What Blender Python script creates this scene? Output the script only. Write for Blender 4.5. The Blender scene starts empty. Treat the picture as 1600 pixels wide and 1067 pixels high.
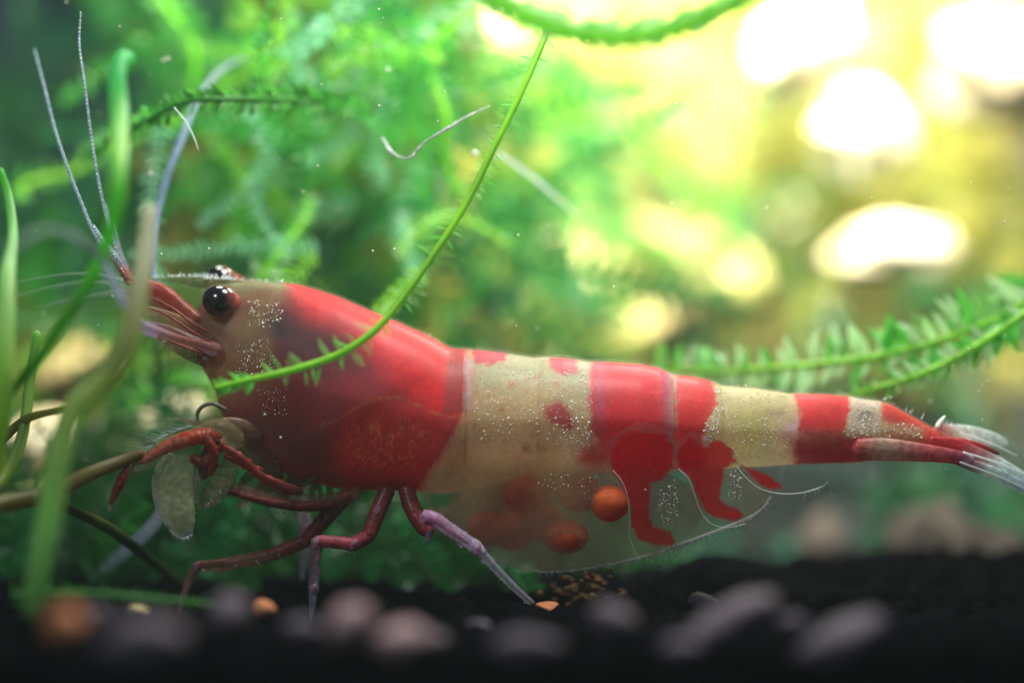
import bpy, math, random
import numpy as np
from mathutils import Vector, Matrix, Quaternion

random.seed(7)
RNG = np.random.default_rng(7)
SC = bpy.context.scene
COL = SC.collection
D = 4.0            # distance from the lens to the plane the shrimp stands in
S = 0.001          # one photo pixel in that plane

# ------------------------------------------------------------------ camera, world, lamps, exposure
SC.unit_settings.system = 'METRIC'
SC.unit_settings.scale_length = 0.02
cam_d = bpy.data.cameras.new("camera")
cam_d.lens = 90.0
cam_d.sensor_width = 36.0
cam_d.clip_start = 0.05
cam_d.clip_end = 60.0
cam_d.dof.use_dof = True
cam_d.dof.focus_distance = 3.92
cam_d.dof.aperture_fstop = 0.42
cam = bpy.data.objects.new("camera", cam_d)
COL.objects.link(cam)
cam.location = (0, -D, 0)
cam.rotation_euler = (math.radians(90), 0, 0)
SC.camera = cam

world = bpy.data.worlds.new("World")
SC.world = world
world.use_nodes = True
bg = world.node_tree.nodes["Background"]
bg.inputs[0].default_value = (0.10, 0.30, 0.30, 1)
bg.inputs[1].default_value = 0.11

SC.view_settings.view_transform = 'Standard'
SC.view_settings.look = 'None'
SC.view_settings.exposure = 0.0
SC.view_settings.gamma = 1.0
SC.cycles.max_bounces = 10
SC.cycles.transparent_max_bounces = 16
SC.cycles.sample_clamp_indirect = 4.0
SC.cycles.caustics_reflective = False
SC.cycles.caustics_refractive = False


def aim(o, target):
    d = Vector(target) - o.location
    o.rotation_euler = d.to_track_quat('-Z', 'Y').to_euler()


def area_lamp(name, loc, target, power, size, color, size_y=None, spread=180):
    l = bpy.data.lights.new(name, 'AREA')
    l.energy = power
    l.color = color
    l.size = size
    if size_y:
        l.shape = 'RECTANGLE'
        l.size_y = size_y
    if not size_y: l.shape = 'DISK'
    l.spread = math.radians(spread)
    o = bpy.data.objects.new(name, l)
    COL.objects.link(o)
    o.location = loc
    aim(o, target)
    return o


def spot_lamp(name, loc, target, power, angle, color, blend=1.0, rad=0.1):
    l = bpy.data.lights.new(name, 'SPOT')
    l.energy = power
    l.color = color
    l.spot_size = math.radians(angle)
    l.spot_blend = blend
    l.shadow_soft_size = rad
    o = bpy.data.objects.new(name, l)
    COL.objects.link(o)
    o.location = loc
    aim(o, target)
    return o


spot_lamp("tank_lamp_back", (1.25, 0.15, 2.4), (0.90, 2.3, 0.34), 1250, 72, (1.0, 0.93, 0.78), 1.0, 0.25)
area_lamp("tank_lamp_mid", (-0.55, 0.7, 2.0), (-0.45, 1.4, 0.0), 40, 0.7, (0.92, 1.0, 0.85))
area_lamp("tank_lamp_top", (0.25, -0.30, 1.45), (0.0, 0.0, -0.1), 37, 0.5, (1.0, 0.98, 0.95))
area_lamp("flash_front", (-1.3, -1.9, 1.4), (-0.3, 0.0, -0.1), 17, 0.35, (0.85, 0.90, 1.0))
area_lamp("added_rim_light", (0.45, 0.85, 1.25), (0.05, 0.0, -0.12), 26, 0.45, (1.0, 0.97, 0.88))  # added light behind the shrimp for a rim and a translucent glow
area_lamp("added_bank_light", (0.35, 1.25, 1.55), (0.35, 2.3, 0.05), 105, 0.5, (1.0, 0.93, 0.75), spread=110)  # second back light, added out of frame to brighten the bank
spot_lamp("added_low_left_light", (-1.15, 0.15, 0.95), (-0.78, 0.9, -0.14), 95, 46, (1.0, 0.88, 0.62), 1.0, 0.1)  # spot added out of frame to pick out the cream boulder


# ------------------------------------------------------------------ helpers
def P(px, py, y=0.0):
    k = S * (D + y) / D
    return Vector(((px - 800) * k, y, (533.5 - py) * k))


def smooth(t):
    return t * t * (3 - 2 * t)


def vn(x, y, seed=0):
    """value noise, vectorised, 0..1"""
    x = np.asarray(x, float); y = np.asarray(y, float)
    xi = np.floor(x).astype(np.int64); yi = np.floor(y).astype(np.int64)
    fx = smooth(x - xi); fy = smooth(y - yi)

    def h(a, b):
        n = (a * 374761393 + b * 668265263 + seed * 1442695041) & 0x7fffffff
        n = ((n ^ (n >> 13)) * 1274126177) & 0x7fffffff
        return ((n ^ (n >> 16)) & 0xffff) / 65535.0
    return (h(xi, yi) * (1 - fx) + h(xi + 1, yi) * fx) * (1 - fy) + (h(xi, yi + 1) * (1 - fx) + h(xi + 1, yi + 1) * fx) * fy


def fbm(x, y, seed=0, o=3):
    t = 0; a = 0.5; n = 0
    for i in range(o):
        t = t + a * vn(x * 2 ** i, y * 2 ** i, seed + i * 17); n += a; a *= 0.5
    return t / n


def sdist(px, py, poly):
    """signed distance to polygon, negative inside"""
    p = np.stack([px, py], -1)
    poly = np.asarray(poly, float)
    d2 = np.full(px.shape, 1e18)
    inside = np.zeros(px.shape, bool)
    n = len(poly)
    for i in range(n):
        a = poly[i]; b = poly[(i + 1) % n]
        ab = b - a
        t = np.clip(((p - a) @ ab) / (ab @ ab + 1e-9), 0, 1)
        q = a + t[..., None] * ab
        d2 = np.minimum(d2, ((p - q) ** 2).sum(-1))
        c = ((a[1] > py) != (b[1] > py))
        with np.errstate(divide='ignore', invalid='ignore'):
            xx = (b[0] - a[0]) * (py - a[1]) / (b[1] - a[1] + 1e-12) + a[0]
        inside ^= c & (px < xx)
    d = np.sqrt(d2)
    return np.where(inside, -d, d)


def ldist(px, py, line):
    p = np.stack([px, py], -1)
    d2 = np.full(px.shape, 1e18)
    line = np.asarray(line, float)
    for i in range(len(line) - 1):
        a = line[i]; ab = line[i + 1] - a
        t = np.clip(((p - a) @ ab) / (ab @ ab + 1e-9), 0, 1)
        q = a + t[..., None] * ab
        d2 = np.minimum(d2, ((p - q) ** 2).sum(-1))
    return np.sqrt(d2)


def mesh_obj(name, verts, faces, mat, parent=None, cols=None, smooth_sh=True):
    me = bpy.data.meshes.new(name)
    verts = np.asarray(verts, np.float32)
    if isinstance(faces, np.ndarray):
        nf, k = faces.shape
        me.vertices.add(len(verts)); me.vertices.foreach_set("co", verts.ravel())
        me.loops.add(nf * k); me.loops.foreach_set("vertex_index", faces.astype(np.int32).ravel())
        me.polygons.add(nf)
        me.polygons.foreach_set("loop_start", np.arange(0, nf * k, k, dtype=np.int32))
        me.polygons.foreach_set("loop_total", np.full(nf, k, np.int32))
        me.update(calc_edges=True); me.validate()
    else:
        me.from_pydata([tuple(v) for v in verts], [], faces)
    if cols is not None:
        a = me.color_attributes.new("Col", 'FLOAT_COLOR', 'POINT')
        a.data.foreach_set("color", np.asarray(cols, np.float32).ravel())
    if smooth_sh:
        me.polygons.foreach_set("use_smooth", np.ones(len(me.polygons), bool))
    me.materials.append(mat)
    o = bpy.data.objects.new(name, me)
    COL.objects.link(o)
    if parent:
        o.parent = parent
    return o


def thing(name, label, cat, loc=(0, 0, 0), group=None):
    o = bpy.data.objects.new(name, None)
    COL.objects.link(o)
    o.empty_display_size = 0.02
    o.location = loc
    o["label"] = label; o["category"] = cat
    if group: o["group"] = group
    return o


def tag(o, label, cat, group=None, kind=None):
    o["label"] = label
    if cat: o["category"] = cat
    if group: o["group"] = group
    if kind: o["kind"] = kind
    return o


def centre(o):
    """move a mesh's origin to its base"""
    me = o.data
    n = len(me.vertices)
    co = np.empty(n * 3, np.float32); me.vertices.foreach_get("co", co)
    co = co.reshape(-1, 3)
    c = co.mean(0); c[2] = co[:, 2].min()
    me.vertices.foreach_set("co", (co - c).ravel()); me.update()
    o.location = Vector(c.tolist())
    return o


def reparent_at(o, parent):
    o.parent = parent
    o.location = -parent.location if o.location.length == 0 else o.location - parent.location


def catmull(pts, n):
    pts = np.asarray(pts, float)
    P0 = np.vstack([2 * pts[0] - pts[1], pts, 2 * pts[-1] - pts[-2]])
    seg = len(pts) - 1
    out = []
    for k in range(n):
        t = k / (n - 1) * seg
        i = min(int(t), seg - 1); f = t - i
        a, b, c, d = P0[i], P0[i + 1], P0[i + 2], P0[i + 3]
        out.append(0.5 * ((2 * b) + (-a + c) * f + (2 * a - 5 * b + 4 * c - d) * f * f + (-a + 3 * b - 3 * c + d) * f ** 3))
    return np.array(out)


def lin(pts, n):
    pts = np.asarray(pts, float)
    seg = np.sqrt(((pts[1:, :3] - pts[:-1, :3]) ** 2).sum(1)); cs = np.concatenate([[0], np.cumsum(seg)]) / seg.sum()
    t = np.linspace(0, 1, n)
    t = np.unique(np.concatenate([t, cs]))
    return np.stack([np.interp(t, cs, pts[:, j]) for j in range(pts.shape[1])], 1)


def keyc(t, keys):
    """keys: [(t, (r,g,b), a)]"""
    ts = [k[0] for k in keys]
    c = np.array([list(k[1]) + [k[2]] for k in keys], float)
    return np.array([np.interp(t, ts, c[:, j]) for j in range(4)])


def tube(name, pts, mat, parent=None, n=40, sides=10, keys=None, flat=1.0, sharp=False, bead=0.0, bead_n=0, wob=0.0, flatdir=(0, 1, 0), seed=0):
    """pts (px, py, y, r)"""
    q = lin(pts, n) if sharp else catmull(pts, n)
    n = len(q)
    C = np.array([P(a[0], a[1], a[2])[:] for a in q])
    R = np.array([max(a[3], 0.15) * S * (D + a[2]) / D for a in q])
    verts = []; cols = []; faces = []
    fd = Vector(flatdir)
    for i in range(n):
        a = Vector(C[max(i - 1, 0)]); b = Vector(C[min(i + 1, n - 1)])
        T = (b - a).normalized()
        U = (fd - T * fd.dot(T))
        if U.length < 1e-4: U = Vector((1, 0, 0)) - T * T.x
        U.normalize(); V = T.cross(U)
        t = i / (n - 1)
        r = R[i]
        if bead_n:
            r *= 1 + bead * math.sin(t * bead_n * 2 * math.pi)
        for k in range(sides):
            th = 2 * math.pi * k / sides
            w = 1 + wob * (random.random() - .5)
            p = Vector(C[i]) + U * (math.cos(th) * r * flat * w) + V * (math.sin(th) * r * w)
            verts.append(p[:])
            c = keyc(t, keys) if keys else (1, 1, 1, 1)
            cols.append(c)
    for i in range(n - 1):
        for k in range(sides):
            faces.append((i * sides + k, i * sides + (k + 1) % sides, (i + 1) * sides + (k + 1) % sides, (i + 1) * sides + k))
    # rounded caps
    for (i, s) in ((0, -1), (n - 1, 1)):
        j = max(min(i - s, n - 1), 0)
        T = (Vector(C[i]) - Vector(C[j])).normalized()
        verts.append((Vector(C[i]) + T * R[i] * 0.7)[:]); cols.append(cols[i * sides])
        e = len(verts) - 1
        for k in range(sides):
            a, b = i * sides + k, i * sides + (k + 1) % sides
            faces.append((a, b, e) if s > 0 else (b, a, e))
    return mesh_obj(name, verts, faces, mat, parent, cols)


# ------------------------------------------------------------------ materials
def new_mat(name):
    m = bpy.data.materials.new(name); m.use_nodes = True
    nt = m.node_tree
    for n in list(nt.nodes): nt.nodes.remove(n)
    out = nt.nodes.new("ShaderNodeOutputMaterial")
    return m, nt, out


def skin_mat(name, rough=0.35, transl=0.35, use_alpha=True, coat=0.3, bump=0.0, bscale=60, spec=0.5, color=None, alpha=None, noise=0.0, sss=0.0):
    m, nt, out = new_mat(name)
    N = nt.nodes; L = nt.links
    pr = N.new("ShaderNodeBsdfPrincipled")
    pr.inputs["Roughness"].default_value = rough
    pr.inputs["Coat Weight"].default_value = coat
    pr.inputs["Coat Roughness"].default_value = 0.15
    pr.inputs["Specular IOR Level"].default_value = spec
    if sss > 0:
        pr.inputs["Subsurface Weight"].default_value = sss
        pr.inputs["Subsurface Radius"].default_value = (1.0, 0.45, 0.3)
        pr.inputs["Subsurface Scale"].default_value = 0.05
    tr = N.new("ShaderNodeBsdfTranslucent")
    tp = N.new("ShaderNodeBsdfTransparent")
    if color is None:
        at = N.new("ShaderNodeAttribute"); at.attribute_name = "Col"
        csrc = at.outputs["Color"]; asrc = at.outputs["Alpha"]
    else:
        rgb = N.new("ShaderNodeRGB"); rgb.outputs[0].default_value = (*color, 1)
        csrc = rgb.outputs[0]; asrc = None
    if noise > 0:
        tc = N.new("ShaderNodeTexCoord")
        nz = N.new("ShaderNodeTexNoise"); nz.inputs["Scale"].default_value = bscale
        nz.inputs["Detail"].default_value = 4
        L.new(tc.outputs["Object"], nz.inputs["Vector"])
        mr = N.new("ShaderNodeMapRange")
        mr.inputs["From Min"].default_value = 0.25; mr.inputs["From Max"].default_value = 0.75
        mr.inputs["To Min"].default_value = 1 - noise; mr.inputs["To Max"].default_value = 1 + noise
        L.new(nz.outputs["Fac"], mr.inputs["Value"])
        mx = N.new("ShaderNodeVectorMath"); mx.operation = 'SCALE'
        L.new(csrc, mx.inputs[0]); L.new(mr.outputs[0], mx.inputs["Scale"])
        csrc = mx.outputs[0]
    L.new(csrc, pr.inputs["Base Color"]); L.new(csrc, tr.inputs["Color"])
    if bump > 0:
        tc = N.new("ShaderNodeTexCoord")
        nz = N.new("ShaderNodeTexNoise"); nz.inputs["Scale"].default_value = bscale; nz.inputs["Detail"].default_value = 5
        L.new(tc.outputs["Object"], nz.inputs["Vector"])
        bp = N.new("ShaderNodeBump"); bp.inputs["Strength"].default_value = bump; bp.inputs["Distance"].default_value = 0.004
        L.new(nz.outputs["Fac"], bp.inputs["Height"])
        L.new(bp.outputs[0], pr.inputs["Normal"])
    m1 = N.new("ShaderNodeMixShader"); m1.inputs[0].default_value = transl
    L.new(pr.outputs[0], m1.inputs[1]); L.new(tr.outputs[0], m1.inputs[2])
    last = m1.outputs[0]
    if use_alpha or alpha is not None:
        m2 = N.new("ShaderNodeMixShader")
        if alpha is not None: m2.inputs[0].default_value = alpha
        else: L.new(asrc, m2.inputs[0])
        L.new(tp.outputs[0], m2.inputs[1]); L.new(last, m2.inputs[2])
        last = m2.outputs[0]
    L.new(last, out.inputs["Surface"])
    return m


M_BODY = skin_mat("shrimp_shell", 0.5, 0.30, True, 0.0, 0.12, 60, noise=0.10, sss=0.9, spec=0.22)
M_SKIN = skin_mat("clear_skin", 0.3, 0.4, False, 0.3, 0.08, 50, color=(0.62, 0.60, 0.56), alpha=0.07)
M_LIMB = skin_mat("shrimp_limb", 0.4, 0.45, True, 0.15, 0.4, 110, noise=0.4)
M_GLASSY = skin_mat("clear_shell", 0.3, 0.5, True, 0.4, 0.1, 90, noise=0.15)
M_EGG = skin_mat("egg_skin", 0.7, 0.35, False, 0.0, 0.1, 60, noise=0.25, color=(0.90, 0.17, 0.05), sss=.6, spec=.15)
M_EYE = skin_mat("eye_black", 0.2, 0.0, False, 1.0, 0.0, 50)
M_SPECK = skin_mat("white_speck", 0.25, 0.1, False, 0.5, color=(0.95, 0.93, 0.82))
M_HAIR = skin_mat("fine_hair", 0.3, 0.55, False, 0.6, color=(0.92, 0.97, 0.98))


def leaf_mat(name, col, transl=0.5, var=0.35, rough=0.35, alpha=None, attr=False):
    m, nt, out = new_mat(name)
    N = nt.nodes; L = nt.links
    pr = N.new("ShaderNodeBsdfPrincipled"); pr.inputs["Roughness"].default_value = rough
    tr = N.new("ShaderNodeBsdfTranslucent")
    if attr:
        s = N.new("ShaderNodeAttribute"); s.attribute_name = "Col"; base = s.outputs["Color"]
    else:
        s = N.new("ShaderNodeRGB"); s.outputs[0].default_value = (*col, 1); base = s.outputs[0]
    oi = N.new("ShaderNodeObjectInfo")
    tc = N.new("ShaderNodeTexCoord")
    nz = N.new("ShaderNodeTexNoise"); nz.inputs["Scale"].default_value = 14
    L.new(tc.outputs["Object"], nz.inputs["Vector"])
    ad = N.new("ShaderNodeMath"); ad.operation = 'ADD'
    L.new(oi.outputs["Random"], ad.inputs[0]); L.new(nz.outputs["Fac"], ad.inputs[1])
    mr = N.new("ShaderNodeMapRange"); mr.inputs["From Min"].default_value = 0.2; mr.inputs["From Max"].default_value = 1.6
    mr.inputs["To Min"].default_value = 1 - var; mr.inputs["To Max"].default_value = 1 + var
    L.new(ad.outputs[0], mr.inputs["Value"])
    vm = N.new("ShaderNodeVectorMath"); vm.operation = 'SCALE'
    L.new(base, vm.inputs[0]); L.new(mr.outputs[0], vm.inputs["Scale"])
    L.new(vm.outputs[0], pr.inputs["Base Color"]); L.new(vm.outputs[0], tr.inputs["Color"])
    mx = N.new("ShaderNodeMixShader"); mx.inputs[0].default_value = transl
    L.new(pr.outputs[0], mx.inputs[1]); L.new(tr.outputs[0], mx.inputs[2])
    last = mx.outputs[0]
    if alpha is not None:
        tp = N.new("ShaderNodeBsdfTransparent"); m2 = N.new("ShaderNodeMixShader"); m2.inputs[0].default_value = alpha
        L.new(tp.outputs[0], m2.inputs[1]); L.new(last, m2.inputs[2]); last = m2.outputs[0]
    L.new(last, out.inputs["Surface"])
    return m


M_LEAF_G = leaf_mat("moss_leaf_green", (0.16, 0.62, 0.10))
M_LEAF_P = leaf_mat("moss_leaf_pale", (0.55, 0.85, 0.45), 0.45)
M_LEAF_CLEAR = leaf_mat("moss_leaf_clear", (0.30, 0.70, 0.16), 0.5, alpha=0.3)
M_LEAF_D = leaf_mat("moss_leaf_dark", (0.06, 0.30, 0.04), 0.4)
M_STEM = leaf_mat("moss_stem", (0.42, 0.92, 0.06), 0.4)
M_ARCH = leaf_mat("moss_arch", (0.48, 0.90, 0.22), 0.65, 0.2)
M_MASS = leaf_mat("moss_mass", (0, 0, 0), 0.5, 0.3, attr=True)
M_PLANT = leaf_mat("plant_stalk", (0, 0, 0), 0.6, 0.25, 0.4, attr=True)


def rock_mat(name, c1, c2, scale=6, rough=0.8, bump=0.6, spec=0.3):
    m, nt, out = new_mat(name)
    N = nt.nodes; L = nt.links
    pr = N.new("ShaderNodeBsdfPrincipled"); pr.inputs["Roughness"].default_value = rough; pr.inputs["Specular IOR Level"].default_value = spec
    tc = N.new("ShaderNodeTexCoord")
    nz = N.new("ShaderNodeTexNoise"); nz.inputs["Scale"].default_value = scale; nz.inputs["Detail"].default_value = 8
    L.new(tc.outputs["Object"], nz.inputs["Vector"])
    cr = N.new("ShaderNodeValToRGB")
    cr.color_ramp.elements[0].position = 0.35; cr.color_ramp.elements[0].color = (*c1, 1)
    cr.color_ramp.elements[1].position = 0.65; cr.color_ramp.elements[1].color = (*c2, 1)
    L.new(nz.outputs["Fac"], cr.inputs[0]); L.new(cr.outputs[0], pr.inputs["Base Color"])
    bp = N.new("ShaderNodeBump"); bp.inputs["Strength"].default_value = bump; bp.inputs["Distance"].default_value = 0.02
    L.new(nz.outputs["Fac"], bp.inputs["Height"]); L.new(bp.outputs[0], pr.inputs["Normal"])
    L.new(pr.outputs[0], out.inputs["Surface"])
    return m


M_CREAM = rock_mat("cream_stone", (0.62, 0.50, 0.28), (0.85, 0.78, 0.58))
M_TAN = rock_mat("tan_stone", (0.46, 0.36, 0.13), (0.68, 0.57, 0.28))
M_BROWN = rock_mat("brown_stone", (0.025, 0.02, 0.016), (0.08, 0.062, 0.05), 14)
M_SOIL = rock_mat("black_soil", (0.0015, 0.0015, 0.002), (0.004, 0.004, 0.005), 20, spec=0.0)
M_MAUVE = rock_mat("mauve_pebble", (0.10, 0.075, 0.10), (0.17, 0.13, 0.16), 10)
M_PINK = rock_mat("pink_pebble", (0.34, 0.21, 0.22), (0.46, 0.30, 0.31), 10)
M_ORANGE = rock_mat("orange_pebble", (0.40, 0.13, 0.05), (0.50, 0.20, 0.09), 10)
M_DARKPEB = rock_mat("dark_pebble", (0.05, 0.04, 0.06), (0.11, 0.085, 0.12), 10)


# ------------------------------------------------------------------ the setting: tank back, bank, substrate
def sheet(name, xs, zs, fn, mat, colfn=None):
    X, Z = np.meshgrid(xs, zs)
    V = fn(X, Z)
    nz, nx = X.shape
    idx = np.arange(nz * nx).reshape(nz, nx)
    F = np.stack([idx[:-1, :-1], idx[:-1, 1:], idx[1:, 1:], idx[1:, :-1]], -1).reshape(-1, 4)
    cols = None
    if colfn is not None:
        cols = np.concatenate([colfn(X, Z, V).reshape(-1, 3), np.ones((nz * nx, 1))], 1)
    return mesh_obj(name, V.reshape(-1, 3), F, mat, None, cols)


back = sheet("tank_back", np.linspace(-5, 5, 3), np.linspace(-1.2, 4, 3),
             lambda X, Z: np.stack([X, np.full_like(X, 3.6), Z], -1),
             skin_mat("back_glass", 0.5, 0.0, False, 0.0, color=(0.03, 0.13, 0.13)))
back["kind"] = "structure"

# photo-pixel helper for things on the bank (y about 2.2)
def bank_y(X, Z):
    px = 800 + X / 1.55 / S
    base = 2.55 - 0.55 * np.clip((0.2 - Z) / 0.9, 0, 1)
    return base + 0.35 * (fbm(X * 2.2, Z * 2.2, 3) - 0.5) + 0.10 * (fbm(X * 9, Z * 9, 5) - 0.5)


def bank_fn(X, Z):
    # the bank falls away to the upper left
    return np.stack([X, bank_y(X, Z) + 0.9 * np.clip((-X - 0.55) / 0.8, 0, 1) * np.clip((Z + 0.1) / 0.6, 0, 1), Z], -1)


def mixc(a, b, t):
    t = t[..., None]
    return np.array(a) * (1 - t) + np.array(b) * t


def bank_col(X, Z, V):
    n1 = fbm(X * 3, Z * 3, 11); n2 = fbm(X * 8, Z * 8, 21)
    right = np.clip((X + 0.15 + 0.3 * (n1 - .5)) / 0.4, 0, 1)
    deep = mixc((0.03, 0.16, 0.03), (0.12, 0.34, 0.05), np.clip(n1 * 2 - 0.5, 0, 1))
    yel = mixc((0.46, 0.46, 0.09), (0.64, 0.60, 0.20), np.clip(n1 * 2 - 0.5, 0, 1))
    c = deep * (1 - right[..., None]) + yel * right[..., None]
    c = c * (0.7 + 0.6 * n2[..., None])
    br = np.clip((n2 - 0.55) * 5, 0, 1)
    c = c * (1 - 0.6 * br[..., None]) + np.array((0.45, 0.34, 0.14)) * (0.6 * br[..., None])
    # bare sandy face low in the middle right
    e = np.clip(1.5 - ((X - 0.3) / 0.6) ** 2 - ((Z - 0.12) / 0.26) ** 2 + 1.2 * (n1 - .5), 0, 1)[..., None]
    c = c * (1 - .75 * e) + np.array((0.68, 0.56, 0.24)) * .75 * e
    # shade put into the colour: near-black foot, dim teal far upper left
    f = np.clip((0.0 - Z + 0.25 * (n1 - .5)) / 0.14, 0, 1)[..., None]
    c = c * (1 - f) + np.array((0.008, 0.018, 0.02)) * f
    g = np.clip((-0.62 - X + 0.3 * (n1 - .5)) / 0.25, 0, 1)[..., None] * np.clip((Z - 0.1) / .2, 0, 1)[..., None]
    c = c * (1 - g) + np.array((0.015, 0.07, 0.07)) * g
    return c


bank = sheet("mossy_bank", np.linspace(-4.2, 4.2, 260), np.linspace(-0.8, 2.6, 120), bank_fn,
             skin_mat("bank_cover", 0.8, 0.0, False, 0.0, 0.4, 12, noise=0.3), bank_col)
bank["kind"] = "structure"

ZG = -0.425


def ground_h(X, Y):
    return ZG + 0.035 * (fbm(X * 5 + 9, Y * 5, 31) - 0.5) + 0.02 * (fbm(X * 22, Y * 22, 33) - 0.5) + 0.03 * np.clip(-Y - 0.3, 0, 1) - 0.10 * np.clip(Y - 0.6, 0, 2) + 0.035 * np.clip((X - 0.25) / 0.5, 0, 1) * np.clip((Y - 0.15) / 0.5, 0, 1)


ground = sheet("substrate", np.linspace(-4.2, 4.2, 260), np.linspace(-1.0, 3.6, 150),
               lambda X, Y: np.stack([X, Y, ground_h(X, Y)], -1), M_SOIL)
ground["kind"] = "structure"


import bmesh
bm = bmesh.new(); bmesh.ops.create_cube(bm, size=1.0)
for v_ in bm.verts: v_.co = Vector((v_.co.x * 9.4, v_.co.y * 8.2 - 0.15, v_.co.z * 5.2 + 1.1))
hm = bpy.data.meshes.new("haze"); bm.to_mesh(hm); bm.free()
haze = bpy.data.objects.new("haze", hm); COL.objects.link(haze); haze["kind"] = "stuff"; haze["label"] = "milky haze of the water"
M_HAZE, nt_h, out_h = new_mat("haze_water")
pv_ = nt_h.nodes.new("ShaderNodeVolumePrincipled")
pv_.inputs["Color"].default_value = (0.80, 0.92, 0.95, 1)
pv_.inputs["Density"].default_value = 0.008
pv_.inputs["Anisotropy"].default_value = 0.2
nt_h.links.new(pv_.outputs[0], out_h.inputs["Volume"])
hm.materials.append(M_HAZE)

# ------------------------------------------------------------------ stones
def ico(sub=3):
    import bmesh
    bm = bmesh.new(); bmesh.ops.create_icosphere(bm, subdivisions=sub, radius=1.0)
    v = np.array([x.co[:] for x in bm.verts]); f = np.array([[y.index for y in x.verts] for x in bm.faces])
    bm.free(); return v, f


ICO3 = ico(4); ICO2 = ico(3); ICO1 = ico(1)


def stone(name, px, py, y, rx, rz, mat, label, cat="stone", rot=0, ry=None, rough=0.25, group=None, seed=None, src=ICO3):
    v, f = src
    v = v.copy()
    sd = seed if seed is not None else random.randint(0, 9999)
    off = sd * 1.37
    n = fbm(v[:, 0] * 1.4 + off + v[:, 1] * .9, v[:, 2] * 1.4 - v[:, 1] * 1.1 + off, 3) - 0.5
    n2 = fbm(v[:, 0] * 5 + off, v[:, 2] * 5 + v[:, 1] * 4, 7) - 0.5
    v *= (1 + rough * 1.6 * n + rough * 0.3 * n2)[:, None]
    k = S * (D + y) / D
    ry = ry if ry is not None else (rx + rz) / 2
    v *= np.array([rx * k, ry * k, rz * k])
    a = math.radians(-rot)
    x, z = v[:, 0].copy(), v[:, 2].copy()
    v[:, 0] = x * math.cos(a) - z * math.sin(a); v[:, 2] = x * math.sin(a) + z * math.cos(a)
    o = mesh_obj(name, v, f, mat)
    o.location = P(px, py, y)
    return tag(o, label, cat, group)


GB = "pale boulders behind the moss"
for a in [
    (1245, 90, 1.75, 62, 95, M_CREAM, "tall glaring white boulder leaning at the upper right beside the arching moss", 20),
    (1342, 210, 1.7, 78, 68, M_CREAM, "round glaring white boulder in the middle of the bright yellow moss", 0),
    (1560, 105, 1.7, 95, 90, M_CREAM, "large white boulder in the top right corner", 10),
    (1600, 235, 1.8, 30, 45, M_CREAM, "small white stone cut by the right edge under the corner boulder", 0),
    (1395, 388, 1.65, 92, 48, M_CREAM, "wide white boulder above the feathery moss sprig on the right", -8),
    (885, 440, 1.75, 85, 110, M_TAN, "cream boulder rising behind the shrimp's back left of the dark hollow", 15),
    (1070, 415, 1.8, 125, 80, M_TAN, "broad cream boulder crossed by dim moss strands behind the shrimp", 15),
    (1015, 522, 1.85, 120, 60, M_TAN, "low pale boulder just above the shrimp's banded back", -20),
    (772, 75, 1.5, 42, 55, M_TAN, "small amber stone beside the pale leaf cluster near the top", 10),
    (725, 465, 1.4, 32, 45, M_TAN, "narrow tan stone seen behind the long green strand", 10),
    (430, 285, 1.5, 45, 26, M_TAN, "ochre stone in the moss above the shrimp's eye", -25),
    (622, 25, 1.6, 38, 30, M_TAN, "amber stone at the top edge left of the pale leaves", 0),
    (490, 45, 1.7, 35, 24, M_TAN, "dull ochre stone at the top in dark moss", 0),
    (245, 670, 0.62, 85, 52, M_CREAM, "cream boulder behind the shrimp's front legs", -25),
    (60, 690, 0.6, 55, 45, M_CREAM, "pale stone near the left edge behind crossing stalks", -30),
    (50, 780, 0.5, 55, 22, M_TAN, "flat tan stone low at the left edge", -20),
    (120, 575, 0.8, 62, 42, M_TAN, "yellowish stone left of the shrimp's snout", -30),
    (960, 290, 2.1, 60, 40, M_TAN, "dim sandy stone in the green haze right of the long strand", 0),
    (660, 690, 1.4, 60, 50, M_TAN, "tan stone hidden behind the shrimp's carapace", 0),
]:
    if a[6].startswith("tan stone hidden"): continue
    stone("boulder", a[0], a[1], a[2], a[3], a[4], a[5], a[6], "boulder", a[7], group=GB, rough=0.65)

stone("brown_rock", 1540, 900, 0.75, 95, 75, M_BROWN, "rough brown rock at the lower right corner", "rock", 15, rough=0.7)
stone("brown_rock", 1455, 845, 0.95, 62, 62, M_BROWN, "smaller brown rock leaning left of the corner rock", "rock", 30, rough=0.5)
stone("brown_rock", 1280, 850, 1.1, 36, 50, M_BROWN, "dim brown rock in the shade under the shrimp's tail", "rock", 0, rough=0.4)
stone("dark_rock", 1225, 965, 0.28, 190, 85, M_SOIL, "low black rock mound under the shrimp's tail", "rock", 12, rough=0.3)
stone("dark_rock", 1020, 985, 0.30, 95, 75, M_SOIL, "smaller black mound under the shrimp's belly", "rock", 0, rough=0.3)

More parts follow.
